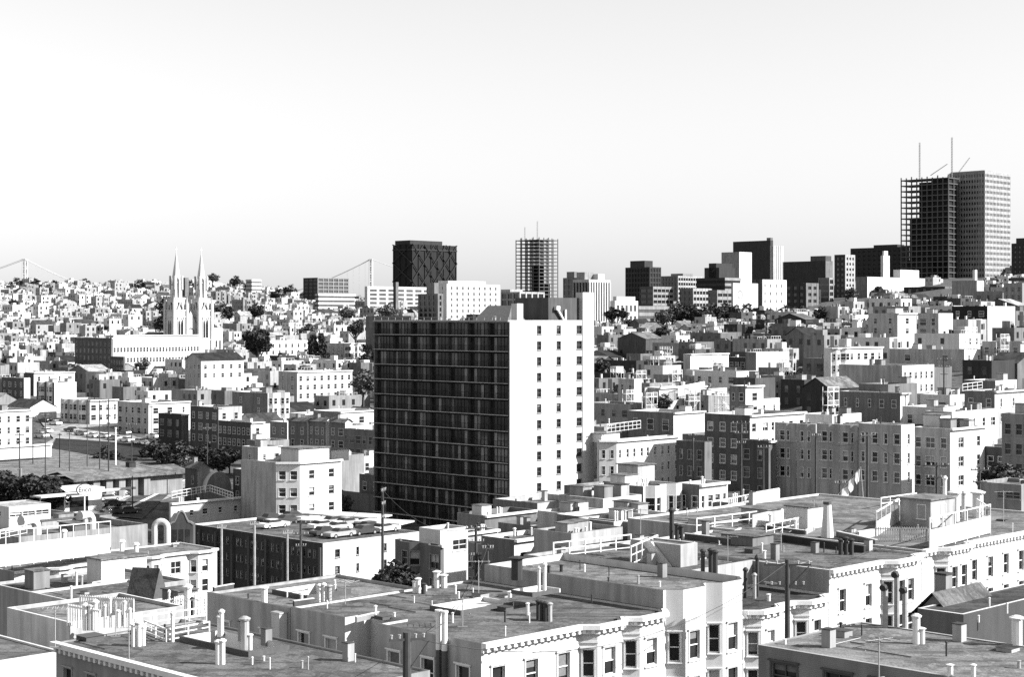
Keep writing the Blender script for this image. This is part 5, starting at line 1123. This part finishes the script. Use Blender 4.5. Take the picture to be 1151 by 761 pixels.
# filling station with its sign
x,y,z=pt(94,568,322); P=thing('filling_station','small white filling station with thin white canopy beside the oval sign','filling station',(x,y,z-1.5),TH)
m=MB(); m.box(-4,4,0,7,0,4.2,0); m.build('wall','w0',P); m=MB(); m.box(-13,9,-4,-3,4.2,4.6); m.box(-13,-3,-7,-3,4.3,4.6); m.box(-4.4,4.4,-.4,7.4,4.2,4.7); m.build('canopy','w0',P); m=MB(); m.box(-3,1,-.06,.02,.4,3.2); m.build('shopfront','glass',P)
for xx in (-12,-7): m=MB(); m.tube((xx,-5,0),(xx,-5,4.3),.12,6); m.build('post','trim',P)
x,y,z=pt(95,550.5,312); P=thing('filling_station_sign','white oval filling station sign on a pole','sign',(x,y,-38),.62)
def oval(rx,rz,yy,n=32,cz=0): return [(rx*cos(2*pi*i/n),yy,cz+rz*sin(2*pi*i/n)) for i in range(n)]
zz=z+38
def disc(rx,rz,y0,y1,mat,nm):
    m=MB(); a,b=oval(rx,rz,y0,cz=zz),oval(rx,rz,y1,cz=zz); m.face(a); m.face(b)
    for i in range(32): m.face([a[i-1],a[i],b[i],b[i-1]])
    return m.build(nm,mat,P)
disc(1.58,1.08,-.18,.18,'trimd','sign_rim'); disc(1.46,.97,-.21,.21,'trim','sign_face')
m=MB(); m.tube((0,0,0),(0,0,zz-.9),.14,8); m.build('pole','trim',P)
c_=bpy.data.curves.new('lettering','FONT'); c_.body='Enco'; c_.size=1.25; c_.align_x='CENTER'; c_.align_y='CENTER'; c_.extrude=.015; c_.offset=.012
o=bpy.data.objects.new('lettering',c_); col.objects.link(o); o.rotation_euler=(pi/2,0,0); o.location=(0,-.23,zz-.02); c_.materials.append(M['black'])
me=bpy.data.meshes.new_from_object(o); bpy.data.objects.remove(o); me.materials.clear(); me.materials.append(M['black']); o=ob('lettering',me,P,(0,-.23,zz-.02)); o.rotation_euler=(pi/2,0,0)
# ---------------------------------------------------------------- cars
def car_meshes(paint,van=False):
    b=MB(); pr=[(-2.45,.32),(2.4,.32),(2.5,.62),(2.42,.86),(1.1,.95),(-1.5,.95),(-2.4,.88),(-2.52,.6)]
    def ext(pr,y0,y1,mi,mb):
        mb.face([(a,y0,z) for a,z in pr],mi); mb.face([(a,y1,z) for a,z in pr],mi)
        for i in range(len(pr)): a,c=pr[i-1],pr[i]; mb.face([(a[0],y0,a[1]),(c[0],y0,c[1]),(c[0],y1,c[1]),(a[0],y1,a[1])],mi)
    ext(pr,-.92,.92,0,b); ext([(-1.2,1.37),(.35,1.37),(.3,1.42),(-1.15,1.42)],-.68,.68,0,b)
    g=MB(); gl=[(-1.65,.952),(1.0,.952),(.4,1.37),(-1.25,1.37)]
    a=[(p[0],-.80 if p[1]<1 else -.68,p[1]) for p in gl]; c=[(p[0],.80 if p[1]<1 else .68,p[1]) for p in gl]; g.face(a); g.face(c)
    for i in range(4): g.face([a[i-1],a[i],c[i],c[i-1]])
    return b.mesh('body',[paint]),g.mesh('windows',['glass'])
w_=MB(); w_.tube((0,-.11,0),(0,.11,0),.34,12,0); w_.tube((0,-.12,0),(0,.12,0),.17,10,1); WH=w_.mesh('wheel',['tyre','metal'])
M['carw']=plain('car_paint_white',.75,.3,0,.5,.05); M['carg']=plain('car_paint_grey',.3,.3,0,.5,.05); M['card']=plain('car_paint_dark',.05,.25,0,.5,.05)
CM={k:car_meshes(k) for k in('carw','carg','card')}
def car(label,x,y,z,rz,k,group):
    P=thing('parked_car',label,'car',(x,y,z),rz,group); b,g=CM[k]; ob('body',b,P); ob('windows',g,P)
    for dx in (-1.5,1.45):
        for dy in (-.82,.82): ob('wheel',WH,P,(dx,dy,.34))
    return P
kn={'carw':'white','carg':'grey','card':'dark'}
rng=random.Random(21)
gar=None
o=GAR
cars=[]
for r_,(yy,n) in enumerate(((4.0,0),(9.5,0),(16.5,0))):
    pass
RN_=['front row','middle row','back row']
for row,lx in enumerate((7.6,12.2,16.4)):
    n=0
    for j in range(9):
        ly=2.4+j*3.15
        if rng.random()<.42: continue
        k=rng.choice(['carw','carw','carg','card']); wx=loc2w(o['o'],lx,ly); n+=1
        car('%s car parked on the rooftop, %s from the right end of the %s'%(kn[k],['first','second','third','fourth','fifth','sixth','seventh','eighth','ninth'][n-1],RN_[row]),wx[0],wx[1],o['z'],TH+rng.choice((0,pi))+rng.uniform(-.03,.03),k,'cars on the rooftop car park')
lot=[(133,557,'carw','long white car parked nearest the painted lines'),(148,551,'carw','white car behind the long white one in the car park'),(160,548,'carw','white car farthest right in front of the lit brick panel'),(141,549,'carw','white car under the schoolroom eave'),
 (122,563,'carg','grey car right of the oval sign'),(127,569,'card','dark car nearest the road among those right of the oval sign'),(112,561,'card','dark car between the oval sign and the white cars'),(114,570,'carw','white car below the filling station canopy end'),(102,571,'carw','white van-like car at the foot of the oval sign'),
 (72,566,'carw','white car left of the oval sign by the dark trees'),(60,569,'carg','grey car left edge of the filling station forecourt'),(80,563,'carg','grey car under the filling station canopy'),(128,577,'card','low dark car on the road beyond the ducted roof'),(144,577,'card','second low dark car on the road beyond the ducted roof')]
for px,py,k,lb_ in lot:
    x,y,z=onground(px,py+2,250); car(lb_,x,y,z+.15,TH+pi/2*0+rng.uniform(-.1,.1),k,'cars in the car park')
st_=[(40,467,'carw','white car highest up the street at the crossroads'),(46,471,'carg','grey car second from the top of the sloping street'),(51,475,'card','dark car third from the top of the sloping street'),(62,478,'carw','white car in the middle of the sloping street'),(51,487,'carw','white car turning at the crossroads'),(47,492,'carw','white car beside the left edge block'),(80,486,'card','dark car on the far side of the crossroads'),
 (92,490,'carg','grey car left of three parked in line along the cross street'),(104,492,'carw','white car middle of the line along the cross street'),(116,493,'carw','white car right of the middle of the cross street line'),(128,495,'carg','grey car before the cream corner block'),(142,497,'carw','white car before the cream block windows'),(156,499,'carw','white car at the right end of the cross street line'),(172,493,'carw','white car parked against the small dark brick house'),(140,489,'card','dark car beside the gap between the corner blocks')]
for px,py,k,lb_ in st_:
    x,y,z=onground(px,py+1,380); car(lb_,x,y,z+.3,TH+pi/2+rng.uniform(-.1,.1),k,'cars around the crossroads')
# flat white carport roofs behind the rooftop car park
for i,(px,py,D,L_) in enumerate(((348,583,268,15),(402,579,272,10),(432,586,262,8),(368,577,280,12))):
    x,y,z=pt(px,py,D); P=thing('carport','white flat carport roof, %s behind the rooftop cars'%['long and lowest','short middle','rightmost','upper grey-posted'][i],'carport',(x,y,z-3.2),-pi/2+TH+.35)
    m=MB(); m.box(-L_/2,L_/2,-2.4,2.4,3,3.25); m.build('roof','w0',P)
    for q in (-L_/2+.3,0,L_/2-.4): m=MB(); m.box(q,q+.15,-2.2,-2.05,-6,3); m.build('post','trimg',P)
# low mobile-home-like hut at left
bld('white low hut with strip windows below the dark trees at the left edge',-8,10,57,570,285,W='w0',R='r0',nl=1,nr=3,ww=1.6,wh=.8,rows=1,H=4.5,top=.9,par=.1,clut=0,lod=1,reg=False)
# ---------------------------------------------------------------- poles, wires, street lamps
def pole(label,px,ptop,D,pb=None,arms=2,r=.17,mat='wood',aw=1.3,name='utility_pole',ax=0.0):
    x,y,z=pt(px,ptop,D); g=gz(x,y); h=z-g if pb is None else (pb-ptop)*D/F; P=thing(name,label,'utility pole',(x,y,z-h),ax,'utility poles and their crossarms')
    m=MB(); m.tube((0,0,0),(0,0,h),r,10,0,r*.75); m.build('pole',mat,P)
    for k in range(arms):
        zz=h-.45-k*1.5; q=aw*(1-.25*k); m=MB(); m.box(-q,q,-.16,-.06,zz,zz+.14); m.build('crossarm',mat,P)
        for s in (-q*.9,-q*.45,q*.45,q*.9): m=MB(); m.tube((s,-.11,zz+.14),(s,-.11,zz+.3),.06,6); m.tube((s,-.11,zz+.3),(s,-.11,zz+.36),.09,6); m.build('insulator','metal',P)
    if r>.2: m=MB(); m.tube((.1,-.14,h-2.0),(q*1.2,-.14,h-.5),.04,5); m.build('brace',mat,P)
    return (x,y,z)
POLES=[('thick dark pole with one crossarm before the centre roof wall',457.5,711,92,1,.3,1.0,.3),('dark pole with long crossarm before the dentil-corniced white building',885,629,122,2,.24,1.7,.0),
 ('tall black pole against the white garage end wall',430,548,190,3,.2,1.0,1.4),('pole with crossarms in front of the white block at centre',535,590,186,3,.2,1.2,.2),('slim dark pole rising beside the centre roof parapet',548,612,150,1,.14,.5,.2),
 ('tall dark pole in front of the dark four-storey block',833,473,255,3,.2,1.4,.1),('bare pole left of the dark four-storey block',779,487,275,1,.16,.8,.1),('dark pole right of the dark four-storey block',858,500,235,1,.16,.9,.2),('dark pole before the first terrace house',917,487,225,1,.18,.6,.2),
 ('tall dark pole with slanting arm before the terrace end',975,486,222,1,.2,1.6,.7),('dark pole left of the laundry line',944,540,205,1,.16,.7,.2),('dark pole in front of the separate grey house',1053,520,212,2,.18,1.6,.0),('dark pole in front of the right edge block',1101,525,212,2,.18,1.2,.1),
 ('thin pole before the six-window front',1061,402,345,3,.18,1.6,.1),('black pole above the rooftop cars',338,585,222,3,.2,1.4,.3),('thin tall pole at the left of the crossroads',37,468,400,1,.14,.8,.2),('tall pole on the playing field edge',51,465,372,1,.14,.8,.2),('leftmost pole standing in the playing field',22,487,372,2,.16,1.0,.2),
 ('pole before the grey-fronted corner block',98,449,395,1,.12,.5,.2),('tallest pole before the corner block bays',112,450,390,1,.14,1.6,.2),('pole between the two corner blocks',122,449,345,4,.16,1.2,.2),('pole before the cream three-storey block',148,476,400,1,.14,1.2,.2),('pole in front of the cream block end wall',170,456,420,1,.12,.5,.2),
 ('bare pole behind the playing field',67,487,392,1,.12,.5,.2),('short pole at the centre of the playing field',78,486,385,1,.12,.6,.2),('pole beside the car park exit',149,535,325,1,.14,.7,.2),('pole left of the dark street front',245,458,392,1,.16,1.0,.2),('pole beside the white car-park cottages',233,480,350,1,.13,.8,.2),
 ('pale pole before the grid-windowed garage wall',249,590,222,1,.2,.6,.3),('second pale pole before the garage side wall',286,586,214,1,.2,.6,.3),('third pale pole before the garage side wall',323,596,210,1,.18,.6,.3)]
pp={}
for lb_,px,ptop,D,ar,r,aw,ax in POLES: pp[lb_]=pole(lb_,px,ptop,D,None,ar,r,'trimg' if 'pale' in lb_ else 'wood',aw,ax=ax)
x,y,z=pt(130,482,400); tag(MB().build('x','wood') if 0 else (lambda m:(m.tube((0,0,0),(0,0,9),.22,8,0,.16),m.tube((0,0,9),(0,0,9.3),.3,8))and m.build('flagpole','trim',None,(x,y,z-9)))(MB()),'stout white flagpole at the edge of the playing field','flagpole')
x,y,z=pt(24,527,330); m=MB(); m.tube((0,0,-6),(0,0,0),.1,6); m.tube((0,0,0),(-1.2,0,-.2),.06,6); m.box(-3.4,-1.0,-.25,.25,-.35,-.15); tag(m.build('street_lamp','metal',None,(x,y,z)),'street lamp with long white head above the dark trees at left','street lamp')
def wire(A,B,sag,n,label,off=0):
    m=MB(); p=None
    for i in range(15):
        t=i/14; q=(A[0]+(B[0]-A[0])*t,A[1]+(B[1]-A[1])*t,A[2]+(B[2]-A[2])*t-sag*4*t*(1-t)-.25)
        if p: m.tube(p,q,.022,4)
        p=q
    tag(m.build('power_line','black'),label,'power line','power lines strung between the poles')
pl=list(pp.values())
wire(pl[0],pl[4],2,0,'dark wire crossing the big centre roof'); wire(pl[0],pl[1],3,0,'dark wire crossing in front of the bracketed cornice'); wire(pl[3],pl[2],2,0,'wire between the two centre alley poles'); wire(pl[1],pl[13-1],3,0,'wire from the long-armed pole to the right edge'); wire(pl[5],pl[6],2,0,'wire before the dark four-storey block'); wire(pl[5],pl[8],2,0,'wire from the dark block to the terrace'); wire(pl[8],pl[9],1.5,0,'wire along the front of the long terrace'); wire(pl[9],pl[11],1.5,0,'wire from the terrace end to the separate grey house'); wire(pl[17],pl[20],2,0,'long wire across the playing field'); wire(pl[20],pl[21],1.5,0,'wire in front of the cream block'); wire(pl[14],pl[2],2,0,'wire above the rooftop cars')
# laundry
x,y,z=pt(956,540,200); P=thing('laundry_line','white washing hanging on a short slanting line before the terrace','washing line',(x,y,z-3),0); m=MB(); m.tube((-1.6,0,0),(-1.4,0,1.4),.04,5); m.tube((1.6,0,0),(1.2,0,4.6),.05,5); m.tube((-1.4,0,1.4),(1.2,0,4.6),.02,4); m.build('line','metal',P)
for a,b,c_,d in ((-1.0,1.9,.9,1.2),(-.2,2.9,.7,1.4),(.6,3.8,.5,1.3)):
    m=MB(); m.face([(a,0,b),(a+c_,.1,b+.5),(a+c_*.9,.2,b-d+.4),(a+c_*.3,.05,b-d),(a-.1,-.1,b-d*.6)]); m.face([(a,.04,b),(a+c_,.14,b+.5),(a+c_*.9,.24,b-d+.4),(a+c_*.3,.09,b-d),(a-.1,-.06,b-d*.6)]); m.build('garment','w0',P)
# middle-roof fences and decks
for lb_,p0,p1,h,s in [('white rail on the four-storey block terrace',(682,487,303),(720,482,318),1.6,'rail'),('white roof rail of the deck-topped house, left side',(725,447,402),(760,444,408),2.2,'picket'),('white roof rail of the deck-topped house, right side',(762,446,402),(792,440,412),2.4,'picket'),
  ('white terrace screen right of the six-window front',(1050,449,345),(1076,446,352),1.5,'rail'),('white terrace screen near the right slope shed',(1082,440,330),(1104,437,336),1.5,'rail'),('white rail on the slim white front house',(1106,418,400),(1134,414,410),1.5,'rail'),('white rail of the sun-deck house',(193,561,301),(236,553,318),1.3,'rail'),('white rail on the deck of the sun-deck house, far side',(236,553,318),(262,562,300),1.3,'rail'),
  ('thin rail on the end terrace house',(1016,498,262),(1050,493,268),1.0,'rail'),('pale timber rail on the roofs right of the pipe rail',(800,580,190),(846,570,200),1.6,'rail'),('slatted rail behind the small ladder deck',(846,572,196),(876,566,205),1.8,'picket'),('white rail in front of the pen, rear roof',(990,574,182),(1030,568,190),1.4,'rail'),('white rail on the far left windscreen roof',(0,606,255),(30,600,262),1.4,'rail')]:
    fence(lb_,None,p0,p1,h,s,step=2.0)
# outside timber stairs on the backs of houses
m=MB()
for k in range(2):
    z=k*2.8
    for q in range(9): m.box(.3+q*.34 if k%2==0 else 3.1-q*.34,(.3+q*.34 if k%2==0 else 3.1-q*.34)+.4,-1.2,-.1,z+q*.31,z+q*.31+.08)
    m.box(-.2,4,-1.3,0,z+2.7,z+2.82)
ST1=m.mesh('flights',['trim']); m=MB()
for x in (-.15,1.9,3.95):
    for y in (-1.25,-.05): m.box(x-.05,x+.05,y-.05,y+.05,-4,6.6)
for k in range(2):
    z=k*2.8+2.82; m.box(-.2,4,-1.3,-1.24,z+.9,z+.98)
    for q in range(14): m.box(-.15+q*.31,-.11+q*.31,-1.29,-1.25,z,z+.9)
ST2=m.mesh('landing_posts',['trim'])
SL=[(690,402,500),(712,416,470),(700,440,420),(735,402,500),(752,420,440),(770,446,392),(808,436,372),(722,449,396),(797,405,470),(880,416,430),(905,392,520),(955,372,600),(1010,375,540),(1085,392,440),(925,446,350),(745,392,540),(860,372,600),(1120,404,420)]
for i,(px,py,D) in enumerate(SL):
    x,y,z=pt(px,py,D); z=gz(x,y)+8.2; lm=near_lm(px); P=thing('back_stairs',None,'outside stairs',(x,y,z-4.2),TH+(0 if i%3 else -pi/2),'timber stairs on the backs of houses'); ob('flights',ST1,P); ob('landing_posts',ST2,P)
    v_=sorted([t for t in SL if near_lm(t[0])==lm],key=lambda t:t[1]); r_=v_.index((px,py,D)); P['label']=(('' if len(v_)==1 else ['highest ','second highest ','third highest ','fourth highest ','fifth highest ','sixth highest ','seventh highest '][r_])+'white timber outside stairs down the slope below the '+lm[1])
# ---------------------------------------------------------------- camera, sun, sky
cam=bpy.data.cameras.new('camera'); co=bpy.data.objects.new('camera',cam); col.objects.link(co); co.location=(0,0,0); co.rotation_euler=(pi/2,0,0)
cam.sensor_width=36; cam.lens=F/1151*36; cam.shift_y=-(380.5-HY)/1151; cam.clip_end=80000; cam.clip_start=1; sc.camera=co
EL,AZ=radians(32),radians(101)
s=bpy.data.lights.new('sun','SUN'); s.energy=5; s.angle=radians(.5); s.color=(1,1,1); so=bpy.data.objects.new('sun',s); col.objects.link(so); so.location=(300,-50,300)
from mathutils import Vector
so.rotation_euler=Vector((sin(AZ)*cos(EL),cos(AZ)*cos(EL),sin(EL))).to_track_quat('Z','Y').to_euler()
wd=bpy.data.worlds.new('World'); sc.world=wd; wd.use_nodes=True; N,L=wd.node_tree.nodes,wd.node_tree.links; bg=N['Background']
sk=N.new('ShaderNodeTexSky'); sk.sky_type='NISHITA'; sk.sun_disc=False; sk.sun_elevation=EL; sk.sun_rotation=AZ; sk.air_density=1; sk.dust_density=.25; sk.altitude=0
bw=N.new('ShaderNodeSeparateColor'); L.new(sk.outputs[0],bw.inputs[0]); L.new(bw.outputs[2],bg.inputs[0]); bg.inputs[1].default_value=.073   # blue-sensitive film
v=sc.view_settings; v.view_transform='Standard'; v.look='None'; v.gamma=1; v.exposure=1.25; v.use_curve_mapping=False
sc.cycles.max_bounces=5; sc.cycles.diffuse_bounces=1; sc.cycles.glossy_bounces=2; sc.cycles.use_denoising=False

for o in col.objects:
    if len(str(o.get('label','')).split())>16: print('LONG',o['label'])
